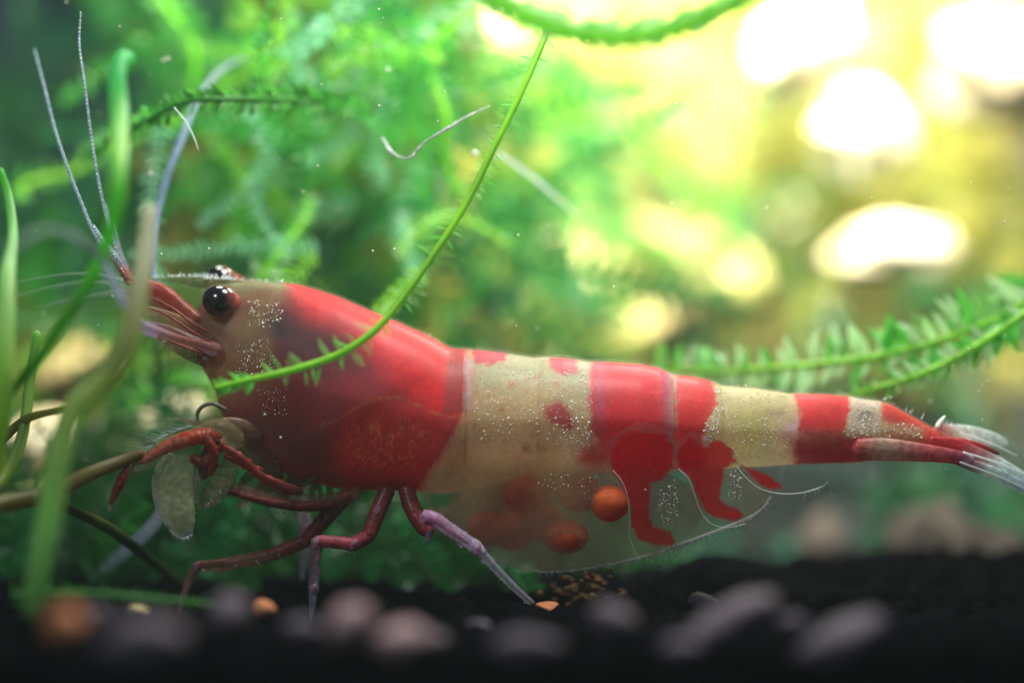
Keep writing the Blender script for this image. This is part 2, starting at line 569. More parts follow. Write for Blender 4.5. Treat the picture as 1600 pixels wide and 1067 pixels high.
for a in [
    (102, 978, -0.55, 33, 32, M_ORANGE, "orange pebble at the lower left on black gravel", 0),
    (222, 1000, -0.60, 72, 38, M_MAUVE, "broad mauve pebble right of the orange one", -5),
    (358, 962, -0.45, 33, 34, M_MAUVE, "grey mauve pebble beside a tiny orange stone", 30),
    (412, 952, -0.30, 18, 16, M_ORANGE, "tiny orange stone next to the grey mauve pebble", 0),
    (215, 952, -0.30, 16, 9, M_TAN, "tiny tan chip above the broad mauve pebble", 10),
    (548, 975, -0.50, 30, 40, M_PINK, "upright pinkish pebble left of the middle", 30),
    (628, 1002, -0.50, 44, 30, M_PINK, "oval dusty pink pebble lying beside the upright one", -5),
    (682, 1002, -0.42, 18, 16, M_MAUVE, "small mauve pebble touching the dusty pink oval", 0),
    (822, 1010, -0.50, 55, 26, M_DARKPEB, "dim flat pebble at the bottom middle", 0),
    (850, 952, -0.12, 24, 12, M_ORANGE, "rusty stone under the tip of the shrimp's rear leg", -10),
    (962, 970, -0.45, 44, 26, M_MAUVE, "grey pebble tilted upward right of the middle", 25),
    (1068, 1012, -0.50, 36, 20, M_DARKPEB, "dim purple pebble below two larger ones", 0),
    (1148, 966, -0.45, 70, 30, M_MAUVE, "long mauve pebble sloping down to the right", -25),
    (1310, 1008, -0.48, 78, 36, M_DARKPEB, "largest sloping mauve pebble at the lower right", -30),
    (1460, 1012, -0.40, 42, 24, M_DARKPEB, "faint dark pebble at the far lower right", 10),
    (150, 960, -0.42, 20, 14, M_DARKPEB, "dim stone between the orange pebble and the broad mauve one", 0),
    (470, 985, -0.45, 34, 22, M_DARKPEB, "dim dark pebble right of the tiny orange stone", 10),
    (740, 985, -0.40, 26, 16, M_DARKPEB, "dim dark pebble below the tip of the rear leg", -15),
    (1240, 975, -0.42, 26, 16, M_DARKPEB, "dim little pebble between the two long sloping pebbles", 0),
    (1100, 940, 0.0, 26, 14, M_DARKPEB, "dark chip behind the long mauve pebble", 20),
]:
    stone("pebble", a[0], a[1], a[2] * 1.7 if a[2] < -.4 else a[2], a[3], a[4], a[5], a[6], "pebble", a[7], group="pebbles on the black gravel", rough=0.3, src=ICO2)

# orange brown debris clump
dv = []; df = []
v0, f0 = ICO1
for i in range(60):
    c = P(random.gauss(905, 26), random.gauss(925, 14), random.uniform(-0.02, 0.1))
    r = random.uniform(3, 9) * S
    df.append(f0 + len(dv) * len(v0)); dv.append(v0 * r * np.array([1, 1, random.uniform(.6, 1.1)]) * (1 + .3 * (np.random.rand(len(v0), 1) - .5)) + np.array(c[:]))
o = mesh_obj("debris", np.concatenate(dv), np.concatenate(df), rock_mat("rusty_debris", (0.14, 0.06, 0.02), (0.30, 0.16, 0.06), 30))
tag(o, "crumbly rust brown debris heaped under the shrimp's belly", "debris", kind="stuff")

# black gravel
gv = []; gf = []
v0, f0 = ICO1
for i in range(5200):
    yy = random.uniform(-0.95, 1.4) if i % 3 else random.uniform(-0.95, -0.2)
    xx = random.uniform(-1.15, 1.15) * (1 + yy * .25)
    r = random.uniform(0.008, 0.026)
    z = float(ground_h(np.array(xx), np.array(yy))) + r * 0.4
    vv = v0 * np.array([r * random.uniform(.8, 1.4), r, r * random.uniform(.6, 1)]) * (1 + .35 * (RNG.random((len(v0), 1)) - .5))
    gf.append(f0 + len(gv) * len(v0)); gv.append(vv + np.array([xx, yy, z]))
o = mesh_obj("gravel", np.concatenate(gv), np.concatenate(gf), M_SOIL, smooth_sh=False)
tag(o, "black aquarium gravel covering the bottom under the shrimp", "gravel", kind="stuff")


# ------------------------------------------------------------------ moss masses (uncountable)
class Moss:
    def __init__(s): s.v = []; s.f = []; s.c = []; s.n = 0

    def frond(s, start, dirv, length, leaf, colr, nleaf=22, droop=0.3, lw=0.3):
        p = Vector(start); d = Vector(dirv).normalized()
        step = length / nleaf
        bend = Vector((random.gauss(0, 1), random.gauss(0, .6), random.gauss(-droop, 1))) * 0.09
        side = Vector((0, 1, 0)).cross(d)
        if side.length < .1: side = Vector((1, 0, 0))
        side.normalize()
        col = np.array(colr) * random.uniform(0.7, 1.3)
        w = leaf * 0.09
        for i in range(nleaf):
            q = p + d * step
            # stem piece
            vs = [p + side * w, p - side * w, q - side * w, q + side * w]
            s.v += [x[:] for x in vs]; s.f.append((s.n, s.n + 1, s.n + 2, s.n + 3)); s.n += 4
            s.c += [(*col, 1)] * 4
            for sg in (-1, 1):
                ld = (d * random.uniform(.35, .8) + side * sg + Vector((0, random.uniform(-.7, .7), 0))).normalized()
                ll = leaf * random.uniform(.7, 1.2) * (1 - 0.5 * (i / nleaf) ** 3)
                lp = ld.cross(Vector((random.gauss(0, .4), 1, random.gauss(0, .4)))).normalized() * ll * lw * .5
                m = p + ld * ll * .45
                vs = [p, m + lp, p + ld * ll, m - lp]
                c = col * random.uniform(.75, 1.35)
                s.v += [x[:] for x in vs]; s.f.append((s.n, s.n + 1, s.n + 2, s.n + 3)); s.n += 4
                s.c += [(*c, 1)] * 4
            p = q
            d = (d + bend + Vector((random.gauss(0, .05), random.gauss(0, .05), random.gauss(0, .05)))).normalized()
            side = (side - d * side.dot(d)).normalized()

    def build(s, name, label):
        o = mesh_obj(name, np.array(s.v, np.float32), np.array(s.f, np.int32), M_MASS, None, np.array(s.c, np.float32), False)
        return tag(o, label, "moss", kind="stuff")


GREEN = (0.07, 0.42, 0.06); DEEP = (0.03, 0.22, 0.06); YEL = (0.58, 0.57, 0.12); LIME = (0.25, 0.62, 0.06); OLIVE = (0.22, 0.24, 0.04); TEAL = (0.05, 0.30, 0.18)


def patch(m, poly_px, y0, y1, count, cols, leaf=0.05, length=0.5, ang=None, nleaf=20):
    poly = np.array(poly_px, float)
    x0, y0p = poly.min(0); x1, y1p = poly.max(0)
    k = 0
    while k < count:
        px = random.uniform(x0, x1); py = random.uniform(y0p, y1p)
        if sdist(np.array([px]), np.array([py]), poly)[0] > 0: continue
        k += 1
        a = random.uniform(0, 2 * math.pi) if ang is None else random.gauss(math.radians(ang), .5)
        m.frond(P(px, py, random.uniform(y0, y1)), (math.cos(a), random.gauss(0, .35), math.sin(a)), length * random.uniform(.6, 1.3),
                leaf * random.uniform(.7, 1.3), random.choice(cols), nleaf)


m = Moss()   # dense green thicket left of centre, upper half
patch(m, [(215, 0), (400, -40), (400, 440), (250, 420)], 1.0, 1.8, 60, [(.02, .12, .05), (.015, .10, .06), (.03, .16, .10), DEEP], 0.05, 0.4)  # leaf colours darkened to make the upper left look dim
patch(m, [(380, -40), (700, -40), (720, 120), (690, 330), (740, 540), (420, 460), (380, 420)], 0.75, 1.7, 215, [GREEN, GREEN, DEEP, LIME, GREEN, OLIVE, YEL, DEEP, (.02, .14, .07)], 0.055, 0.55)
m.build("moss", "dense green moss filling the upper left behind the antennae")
m = Moss()   # finer strands nearer the plane of focus
patch(m, [(340, -20), (640, -20), (700, 120), (700, 340), (640, 480), (520, 430), (400, 400), (260, 330), (240, 120)], 0.22, 0.6, 60, [GREEN, LIME, GREEN, DEEP, (.25, .6, .35)], 0.026, 0.28, None, 24)
m.build("moss", "fine readable moss strands hanging between the long strand and the antennae")
m = Moss()   # left edge
patch(m, [(-30, 230), (160, 220), (250, 400), (200, 560), (-30, 560)], 1.2, 2.2, 60, [DEEP, TEAL, DEEP, GREEN], 0.055, 0.5)
patch(m, [(-30, 520), (320, 520), (330, 640), (120, 650), (-30, 640)], 1.0, 1.4, 40, [YEL, LIME, GREEN, OLIVE], 0.05, 0.4)
m.build("moss", "shaded moss along the left edge")
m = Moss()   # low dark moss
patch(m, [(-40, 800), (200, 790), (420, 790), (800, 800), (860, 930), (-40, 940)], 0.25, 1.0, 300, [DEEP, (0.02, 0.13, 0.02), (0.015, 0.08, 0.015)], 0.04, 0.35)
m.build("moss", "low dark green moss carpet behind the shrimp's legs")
m = Moss()   # tail side low; leaf colours darkened in place of shade
patch(m, [(1080, 740), (1250, 790), (1620, 640), (1620, 830), (1300, 860), (1080, 880)], 0.9, 1.8, 26, [(0.015, .14, .08), DEEP, (0.01, .06, .05)], 0.045, 0.4)
m.build("moss", "dim blue green moss below the shrimp's tail")
m = Moss()   # yellow moss
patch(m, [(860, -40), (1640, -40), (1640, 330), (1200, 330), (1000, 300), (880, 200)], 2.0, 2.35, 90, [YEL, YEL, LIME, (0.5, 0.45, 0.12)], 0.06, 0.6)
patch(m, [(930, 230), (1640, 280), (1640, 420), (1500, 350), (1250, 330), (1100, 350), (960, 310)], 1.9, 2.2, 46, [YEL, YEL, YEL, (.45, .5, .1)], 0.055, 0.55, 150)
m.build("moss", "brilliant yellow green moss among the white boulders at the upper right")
m = Moss()   # mid strands
patch(m, [(700, 100), (930, 60), (940, 240), (860, 320), (780, 520), (700, 540), (660, 330)], 1.2, 1.9, 46, [GREEN, LIME, GREEN, TEAL], 0.05, 0.5)
m.build("moss", "soft green moss behind the long bare strand")
m = Moss()  # dark hollows: their shade is painted as dark olive leaves
patch(m, [(1160, 500), (1320, 460), (1640, 400), (1640, 600), (1300, 560), (1100, 560)], 1.3, 1.8, 26, [OLIVE, OLIVE, (.3, .36, .06), DEEP], 0.045, 0.38, 20)
patch(m, [(920, 220), (1000, 250), (1200, 300), (1240, 340), (1150, 345), (1000, 310), (920, 270)], 1.6, 1.8, 16, [(.10, .16, .03), OLIVE, DEEP], 0.05, 0.4, -25)
m.build("moss", "olive moss with shade put into its leaf colour behind the feathery sprig on the right")


# ------------------------------------------------------------------ single moss fronds with leaves as parts
def leaf_mesh(name, mat, w=0.34, curl=0.12):
    vs = []; fs = []
    n = 6
    for i in range(n):
        t = i / (n - 1)
        ww = w * 0.5 * math.sin(math.pi * min(t ** .75, 1)) if 0 < i < n - 1 else 0.004 + 0.03 * (i == 0)
        zc = curl * math.sin(t * math.pi * .9)
        vs += [(t, -ww, zc + ww * .35), (t, 0, zc), (t, ww, zc + ww * .35)]
    for i in range(n - 1):
        a = i * 3
        fs += [(a, a + 3, a + 4, a + 1), (a + 1, a + 4, a + 5, a + 2)]
    me = bpy.data.meshes.new(name); me.from_pydata(vs, [], fs); me.materials.append(mat)
    for p in me.polygons: p.use_smooth = True
    return me


LM = {k: leaf_mesh("leaf_" + k, mt, w) for k, mt, w in (("green", M_LEAF_G, .34), ("pale", M_LEAF_P, .36), ("clear", M_LEAF_CLEAR, .36), ("dark", M_LEAF_D, .34), ("thin", M_LEAF_G, .16))}


def frond(label, path, spacing, lengths, meshes, spread=(50, 80), sides=(-1, 1), stem_mat=M_STEM, jit=0.25, twist=40, name="moss_frond", nn=70, skip=0.0, tip_t=1.0, rng=(0, 1), group=None):
    """path: (px,py,y,r). Leaves each an object of its own."""
    t0 = thing(name, label, "moss", P(path[0][0], path[0][1], path[0][2]), group)
    st = tube("stem", path, stem_mat, t0, n=nn, sides=8, wob=.15)
    st.location = -t0.location
    q = catmull(path, 400)
    C = np.array([P(a[0], a[1], a[2])[:] for a in q])
    seg = np.sqrt(((C[1:] - C[:-1]) ** 2).sum(1)); cs = np.concatenate([[0], np.cumsum(seg)])
    L = cs[-1]; s = rng[0] * L
    while s < L * rng[1]:
        i = int(np.clip(np.searchsorted(cs, s), 1, 399))
        T = Vector(C[i] - C[i - 1]).normalized()
        nrm = Vector((0, 1, 0)).cross(T).normalized()
        tt = s / L
        for sg in sides:
            if random.random() < skip: continue
            ang = math.radians(random.uniform(*spread))
            d = T * math.cos(ang) + nrm * sg * math.sin(ang) + Vector((0, random.uniform(-.35, .35), 0))
            d.normalize()
            ln = lengths[0] + (lengths[1] - lengths[0]) * tt
            ln *= S * random.uniform(1 - jit, 1 + jit)
            o = bpy.data.objects.new("leaf", LM[random.choice(meshes)])
            COL.objects.link(o); o.parent = t0
            x = d; z = Vector((0, -1, 0)); yv = z.cross(x).normalized(); z = x.cross(yv)
            M = Matrix((x, yv, z)).transposed().to_4x4()
            M = M @ Matrix.Rotation(math.radians(random.uniform(-twist, twist)), 4, 'X')
            M = M @ Matrix.Diagonal((ln, ln, ln, 1))
            M.translation = Vector(C[i]) + nrm * sg * q[i][3] * .6 * S - t0.location
            o.matrix_basis = M
        s += spacing * S * random.uniform(.75, 1.25)
    return t0


# the long strand crossing in front of the shrimp
frond("long bright green strand hanging from the top and crossing in front of the shrimp's carapace",
      [(868, 20, -0.05, 5), (850, 62, -0.08, 5), (812, 150, -0.12, 5), (770, 235, -0.14, 5), (732, 312, -0.15, 5.5), (688, 382, -0.17, 5.5), (640, 452, -0.18, 5.5),
       (590, 512, -0.19, 6), (530, 553, -0.20, 5.5), (460, 577, -0.21, 5), (395, 592, -0.22, 5), (335, 606, -0.23, 4)],
      11, (15, 28), ["clear", "clear", "thin"], (50, 105), (1, -1), skip=0.3, jit=.4, rng=(0.05, 0.9))
frond("small bright green leafy tip at the lower end of the long strand",
      [(395, 592, -0.2, 4), (365, 600, -0.21, 4), (335, 606, -0.22, 3)], 8, (20, 16), ["green"], (30, 60), name="moss_tip", nn=12)
frond("feathery sprig with pale upright leaves reaching in from the right edge above the tail",
      [(1640, 452, 0.25, 5), (1560, 497, 0.22, 5), (1480, 528, 0.18, 5), (1400, 550, 0.2, 5), (1300, 566, 0.22, 4.5), (1200, 575, 0.24, 4), (1110, 580, 0.28, 3), (1020, 572, 0.33, 2)],
      10, (62, 36), ["pale", "clear", "pale", "green"], (50, 105), (1, -1), skip=0.1, twist=40, jit=.4)
frond("bright green stem branching below the feathery sprig at the right",
      [(1640, 462, 0.12, 6), (1570, 512, 0.12, 6), (1500, 556, 0.13, 6), (1430, 588, 0.14, 5), (1370, 606, 0.16, 4), (1320, 622, 0.2, 3)],
      14, (40, 18), ["green", "pale"], (40, 80), (1, -1), skip=0.2, twist=25)
frond("dark scruffy moss branch reaching across the thin antenna at the upper left",
      [(560, 165, 0.3, 4), (480, 158, 0.2, 5), (400, 155, 0.12, 6), (335, 155, 0.08, 5), (290, 160, 0.08, 4), (240, 182, 0.12, 3), (180, 215, 0.25, 3), (130, 245, 0.4, 2)],
      7, (30, 18), ["dark", "dark", "thin", "green"], (20, 75), (1, -1), stem_mat=M_LEAF_D)
frond("green moss stem curving down left of the long strand in the upper middle",
      [(640, 70, 0.45, 3), (668, 110, 0.42, 5), (690, 160, 0.4, 6), (698, 200, 0.4, 6), (692, 240, 0.42, 6), (705, 280, 0.45, 5), (722, 310, 0.5, 4)],
      12, (18, 22), ["green", "clear"], (30, 80), (1, -1))
frond("cluster of pale watery leaves on a green branch near the top middle",
      [(860, -30, 0.5, 4), (780, -5, 0.45, 4), (720, 30, 0.42, 4), (670, 75, 0.42, 5), (630, 100, 0.45, 4), (585, 115, 0.5, 4), (550, 150, .55, 3)],
      24, (24, 46), ["pale", "pale", "green"], (40, 95), (1, -1))
frond("pale green leafy shoot standing just behind the shrimp's eye",
      [(395, 450, 0.3, 5), (418, 420, 0.3, 5), (438, 392, 0.32, 4), (460, 365, 0.36, 4), (478, 335, 0.42, 3), (482, 310, .48, 2)],
      10, (26, 20), ["green", "pale", "green"], (30, 75), (1, -1))
frond("bright moss shoot arching at the top left of the thicket",
      [(240, -20, 0.7, 6), (270, 25, 0.65, 6), (300, 70, 0.6, 6), (305, 110, 0.6, 5), (296, 150, .6, 4)],
      14, (50, 40), ["green"], (30, 75), (1, -1))
frond("dim sprig at the far left beside the tall green stalk",
      [(20, 300, 0.6, 4), (60, 280, 0.6, 4), (110, 270, 0.6, 4), (165, 235, 0.62, 4), (230, 205, .66, 3)],
      13, (30, 20), ["dark", "green"], (30, 75), (1, -1))
frond("low mossy runner lying over the gravel at the lower left",
      [(20, 930, -0.4, 5), (120, 928, -0.4, 6), (230, 935, -0.38, 5), (340, 945, -0.36, 3)], 12, (16, 10), ["dark", "dark"], (30, 75), (1, -1), stem_mat=M_LEAF_D)
frond("bright shoot under the shrimp's snout",
      [(200, 640, 0.45, 4), (250, 600, 0.42, 4), (310, 595, 0.4, 4), (360, 605, 0.4, 4)], 10, (30, 24), ["green", "pale"], (30, 75), (1, -1))
for (lab, pth) in (
        ("dim moss strand sloping through the bright haze right of centre", [(880, 290, 1.9, 3), (960, 330, 1.9, 3), (1060, 375, 1.9, 3), (1180, 420, 1.9, 3), (1290, 450, 1.9, 3)]),
        ("vertical moss strand before the cream boulders", [(945, 270, 1.1, 4), (942, 350, 1.1, 4), (938, 430, 1.1, 4), (930, 540, 1.1, 4)]),
        ("curved moss strand over the low pale boulder", [(880, 520, 1.15, 4), (960, 478, 1.15, 5), (1050, 455, 1.15, 5), (1150, 450, 1.2, 4)])):
    frond(lab, pth, 26, (22, 20), ["dark"], (35, 75), (1, -1), stem_mat=M_LEAF_D)

# ------------------------------------------------------------------ stalks of aquatic plants (round smooth stems)
GS = ((0.22, 0.50, 0.10)); PALE = (0.62, 0.66, 0.38); BRN = (0.20, 0.16, 0.05); LIM = (0.42, 0.75, 0.15)


def stalk(label, pts, keys, name="plant_stalk", n=60, sides=14):
    o = tube(name, pts, M_PLANT, None, n=n, sides=sides, keys=keys, wob=.04)
    centre(o)
    return tag(o, label, "plant stalk")


frond("broad luminous moss strand arching along the top edge",
      [(700, -60, -0.46, 12), (790, 5, -0.46, 15), (880, 44, -0.46, 16), (965, 56, -0.46, 15), (1060, 40, -0.46, 13), (1150, 0, -0.46, 11), (1240, -60, -.38, 8)],
      9, (26, 26), ["green", "pale"], (15, 45), (1, -1), stem_mat=M_ARCH)
stalk("thick green stalk with a hooked tip standing left of the antennae",
      [(204, 92, -0.30, 8), (192, 90, -0.32, 11), (183, 120, -0.34, 13), (187, 180, -0.36, 14), (186, 260, -0.46, 12), (178, 340, -0.46, 11), (150, 420, -0.36, 10), (100, 500, -0.34, 9), (40, 585, -0.30, 8), (-40, 680, -.28, 8)],
      [(0, (.15, .75, .3), 1), (.25, (.2, .85, .3), 1), (.42, (.6, .98, .3), 1), (.5, (.25, .8, .12), 1), (1, (.16, .35, .05), 1)])
stalk("pale cut stalk leaning in front of the shrimp's snout and bending down left",
      [(232, 325, -0.40, 11), (226, 400, -0.43, 14), (215, 460, -0.45, 16), (200, 530, -0.47, 17), (165, 590, -0.48, 17), (115, 640, -0.49, 18), (90, 720, -0.5, 19), (78, 800, -0.5, 19), (62, 880, -0.5, 18), (50, 960, -0.5, 14)],
      [(0, (.8, .8, .65), 1), (.15, (.85, .85, .6), 1), (.3, (.5, .55, .2), 1), (.5, (.62, .78, .22), 1), (.8, (.5, .88, .32), 1), (1, (.3, .6, .2), 1)])
stalk("green stalk rising along the left edge", [(0, 265, -0.15, 5), (14, 310, -0.15, 7), (20, 370, -0.2, 8), (12, 430, -0.3, 12), (8, 520, -0.35, 15), (4, 620, -0.35, 14), (-6, 720, -0.3, 10), (-20, 800, -.3, 9)],
      [(0, (.15, .6, .1), 1), (.4, (.5, .8, .35), 1), (.7, (.45, .7, .15), 1), (1, (.4, .45, .1), 1)])
stalk("brown twig lying across to the shrimp's front claw", [(222, 708, -0.13, 7), (190, 720, -0.14, 10), (140, 740, -0.17, 12), (80, 770, -0.2, 14), (0, 788, -0.25, 14), (-60, 795, -.3, 13)],
      [(0, (.20, .15, .05), 1), (1, (.24, .24, .05), 1)])
stalk("thin olive twig sloping under the brown twig", [(60, 770, -0.22, 7), (120, 800, -0.15, 8), (170, 825, -0.05, 9), (230, 870, 0.1, 8), (300, 925, 0.25, 6)],
      [(0, (.16, .2, .04), 1), (1, (.08, .14, .04), 1)])
stalk("slender olive stalk between the left edge and the pale stalk", [(58, 520, -0.1, 7), (46, 600, -0.1, 8), (35, 680, -0.12, 9), (10, 740, -0.15, 10), (-30, 780, -.2, 9)],
      [(0, (.3, .6, .12), 1), (1, (.35, .45, .08), 1)])
stalk("short brown shoot joining the stalks at the left", [(0, 690, -0.1, 8), (40, 655, -0.12, 7), (90, 640, -0.2, 6), (130, 625, -0.3, 5)],
      [(0, (.26, .26, .05), 1), (1, (.4, .45, .1), 1)])

# floating fibre
o = tube("fibre", [(598, 216, 0.08, 2), (612, 238, 0.05, 1.8), (636, 248, 0.0, 1.2), (652, 236, 0.0, 2.2), (664, 222, 0.0, 1.2), (684, 210, 0.0, 1.6), (705, 198, 0.0, 2.2), (730, 182, 0.0, 1.2), (765, 166, 0.02, .5)], skin_mat("fibre_white", .4, .3, False, .3, color=(.75, .75, .8), noise=.4, bscale=40), None, n=60, sides=6, wob=1.6)
centre(o); tag(o, "white frayed fibre drifting left of the long green strand", "fibre")
o = tube("fibre", [(272, 168, -0.02, 1), (290, 190, -0.02, 1.4), (303, 215, -0.02, 1.2), (310, 235, -0.02, .6)], M_HAIR, None, n=20, sides=5)
centre(o); tag(o, "hair thin pale fibre dangling below the dark moss branch", "fibre")
o = tube("fibre", [(780, 240, 0.25, 2.5), (820, 268, 0.28, 3), (860, 300, 0.3, 3), (900, 335, 0.35, 1.5)], M_HAIR, None, n=20, sides=6)
centre(o); tag(o, "faint straight fibre right of the long green strand", "fibre")

# suspended particles
pv = []; pf = []
for i in range(170):
    c = P(random.uniform(0, 1600), random.uniform(0, 780), random.uniform(-0.25, 0.35)); r = random.choice([.9, 1.1, 1.4, 2.0]) * S
    pf.append(f0 + len(pv) * len(v0)); pv.append(v0 * r + np.array(c[:]))
for (a, b, r) in ((235, 272, 5), (262, 92, 3), (255, 95, 3), (742, 241, 6), (775, 246, 4), (606, 110, 4)):
    c = P(a, b, 0.12); pf.append(f0 + len(pv) * len(v0)); pv.append(v0 * r * S + np.array(c[:]))
o = mesh_obj("particles", np.concatenate(pv), np.concatenate(pf), M_SPECK)
tag(o, "tiny white particles suspended in the water", "particles", kind="stuff")


M_FEEL = skin_mat("faint_feeler", 0.4, 0.4, False, 0.2, color=(0.35, 0.5, 0.35), alpha=0.45)
# ------------------------------------------------------------------ the shrimp
shrimp = thing("shrimp", "red and cream banded freshwater shrimp carrying eggs, standing sideways on the black gravel", "shrimp", (0, 0, ZG))


def under(o):
    """parent to the shrimp, keeping world coordinates in the mesh"""
    o.parent = shrimp
    o.location = -shrimp.location
    return o


TOP = np.array([(300, 520), (306, 492), (318, 466), (336, 450), (360, 442), (400, 439), (440, 441), (470, 446), (500, 455), (530, 465), (560, 478), (592, 491), (620, 503), (650, 516), (680, 530), (702, 543), (712, 545), (724, 545), (731, 546), (760, 548), (790, 552), (820, 557), (834, 559), (850, 558), (880, 559),
                (920, 565), (960, 566), (1000, 569), (1030, 575), (1046, 583), (1056, 586), (1090, 590), (1115, 597), (1124, 602), (1140, 604), (1180, 607), (1210, 611), (1232, 615), (1245, 615),
                (1290, 616), (1330, 620), (1350, 624), (1375, 627), (1392, 632), (1410, 642), (1440, 659), (1470, 677), (1500, 690), (1530, 700)], float)
BOT = np.array([(300, 535), (306, 556), (316, 574), (326, 590), (338, 612), (345, 640), (360, 672), (400, 712), (450, 741), (520, 762), (600, 766), (660, 768), (700, 770), (740, 762), (790, 752), (850, 744), (900, 740), (1000, 738),
                (1100, 732), (1200, 728), (1240, 725), (1340, 722), (1365, 718), (1400, 713), (1440, 706), (1480, 703), (1530, 706)], float)
WID = np.array([(300, 14), (320, 38), (360, 58), (420, 78), (500, 96), (600, 110), (700, 112), (730, 106), (850, 108), (1000, 100), (1100, 86), (1200, 72), (1300, 58), (1370, 44), (1440, 28), (1500, 15), (1530, 8)], float)


def prof(x):
    t = np.interp(x, TOP[:, 0], TOP[:, 1]); b = np.interp(x, BOT[:, 0], BOT[:, 1]); w = np.interp(x, WID[:, 0], WID[:, 1])
    # overlapping shell rings: each ring stands slightly proud of the next one back
    for (j, am, ln) in ((728, 7, 16), (838, 4, 20), (1048, 6, 14), (1122, 5, 14), (1242, 4, 12), (1352, 4, 12)):
        u = (x - j) / ln
        w = w + am * np.where(u < 0, np.exp(u * 1.2), 0) - am * .4 * np.exp(-u * u * 3)
    return t, b, w


def sec(x, th):
    """th: 0 = near side, pi/2 = top; returns (y, py) in px"""
    t, b, w = prof(x)
    c = (t + b) / 2; h = (b - t) / 2
    cs = np.cos(th); sn = np.sin(th)
    e = 0.86
    yy = -np.sign(cs) * np.abs(cs) ** e * w
    zz = np.sign(sn) * np.abs(sn) ** 0.95
    # widest below the middle, keel-like back
    yy = yy * np.where(zz > 0, 1 - 0.16 * zz, 1 - 0.10 * np.abs(zz) ** 2)
    return yy, c - zz * h


def surf_y(px, py):
    """y (world) of the near side surface that shows at photo pixel px, py"""
    px = np.atleast_1d(np.asarray(px, float)); py = np.atleast_1d(np.asarray(py, float))
    y = np.full(px.shape, -0.08)
    for _ in range(4):
        x = 800 + (px - 800) * (D + y) / D; z = 533.5 + (py - 533.5) * (D + y) / D
        t, b, w = prof(x); c = (t + b) / 2; h = (b - t) / 2
        s = np.clip((c - z) / h, -0.995, 0.995)
        sn = np.sign(s) * np.abs(s) ** (1 / .95)
        yy = (1 - sn ** 2) ** .5
        y = -(yy ** .86) * w * np.where(s > 0, 1 - .16 * s, 1 - .10 * s * s) * S
    return y


RED = (0.88, 0.006, 0.010); DRED = (0.36, 0.016, 0.024); CRM = (0.62, 0.54, 0.32); CRY = (0.60, 0.50, 0.20)
MAUV = (0.42, 0.22, 0.26); PINKR = (0.55, 0.06, 0.09)


def layer(cols, px, py, poly, col, a=1.0, soft=4, warp=5, ws=18, strength=1.0, seed=1):
    m_ = (px > min(p[0] for p in poly) - 40) & (px < max(p[0] for p in poly) + 40)
    if not m_.any(): return
    x = px[m_]; y = py[m_]
    d = sdist(x, y, poly) + (fbm(x / ws, y / ws, seed, 3) - .5) * 2 * warp + (vn(x / 2.4, y / 2.4, seed + 5) - .5) * 5
    k = np.clip(0.5 - d / (3.2 * soft), 0, 1) * strength
    k = smooth(k)[:, None]
    cols[m_] = cols[m_] * (1 - k) + np.array([*col, a]) * k


def lline(cols, px, py, line, col, a, wd, strength=1.0):
    d = ldist(px, py, line)
    k = (np.clip(1 - d / wd, 0, 1) * strength)[:, None]
    cols[:] = cols * (1 - k) + np.array([*col, a]) * k


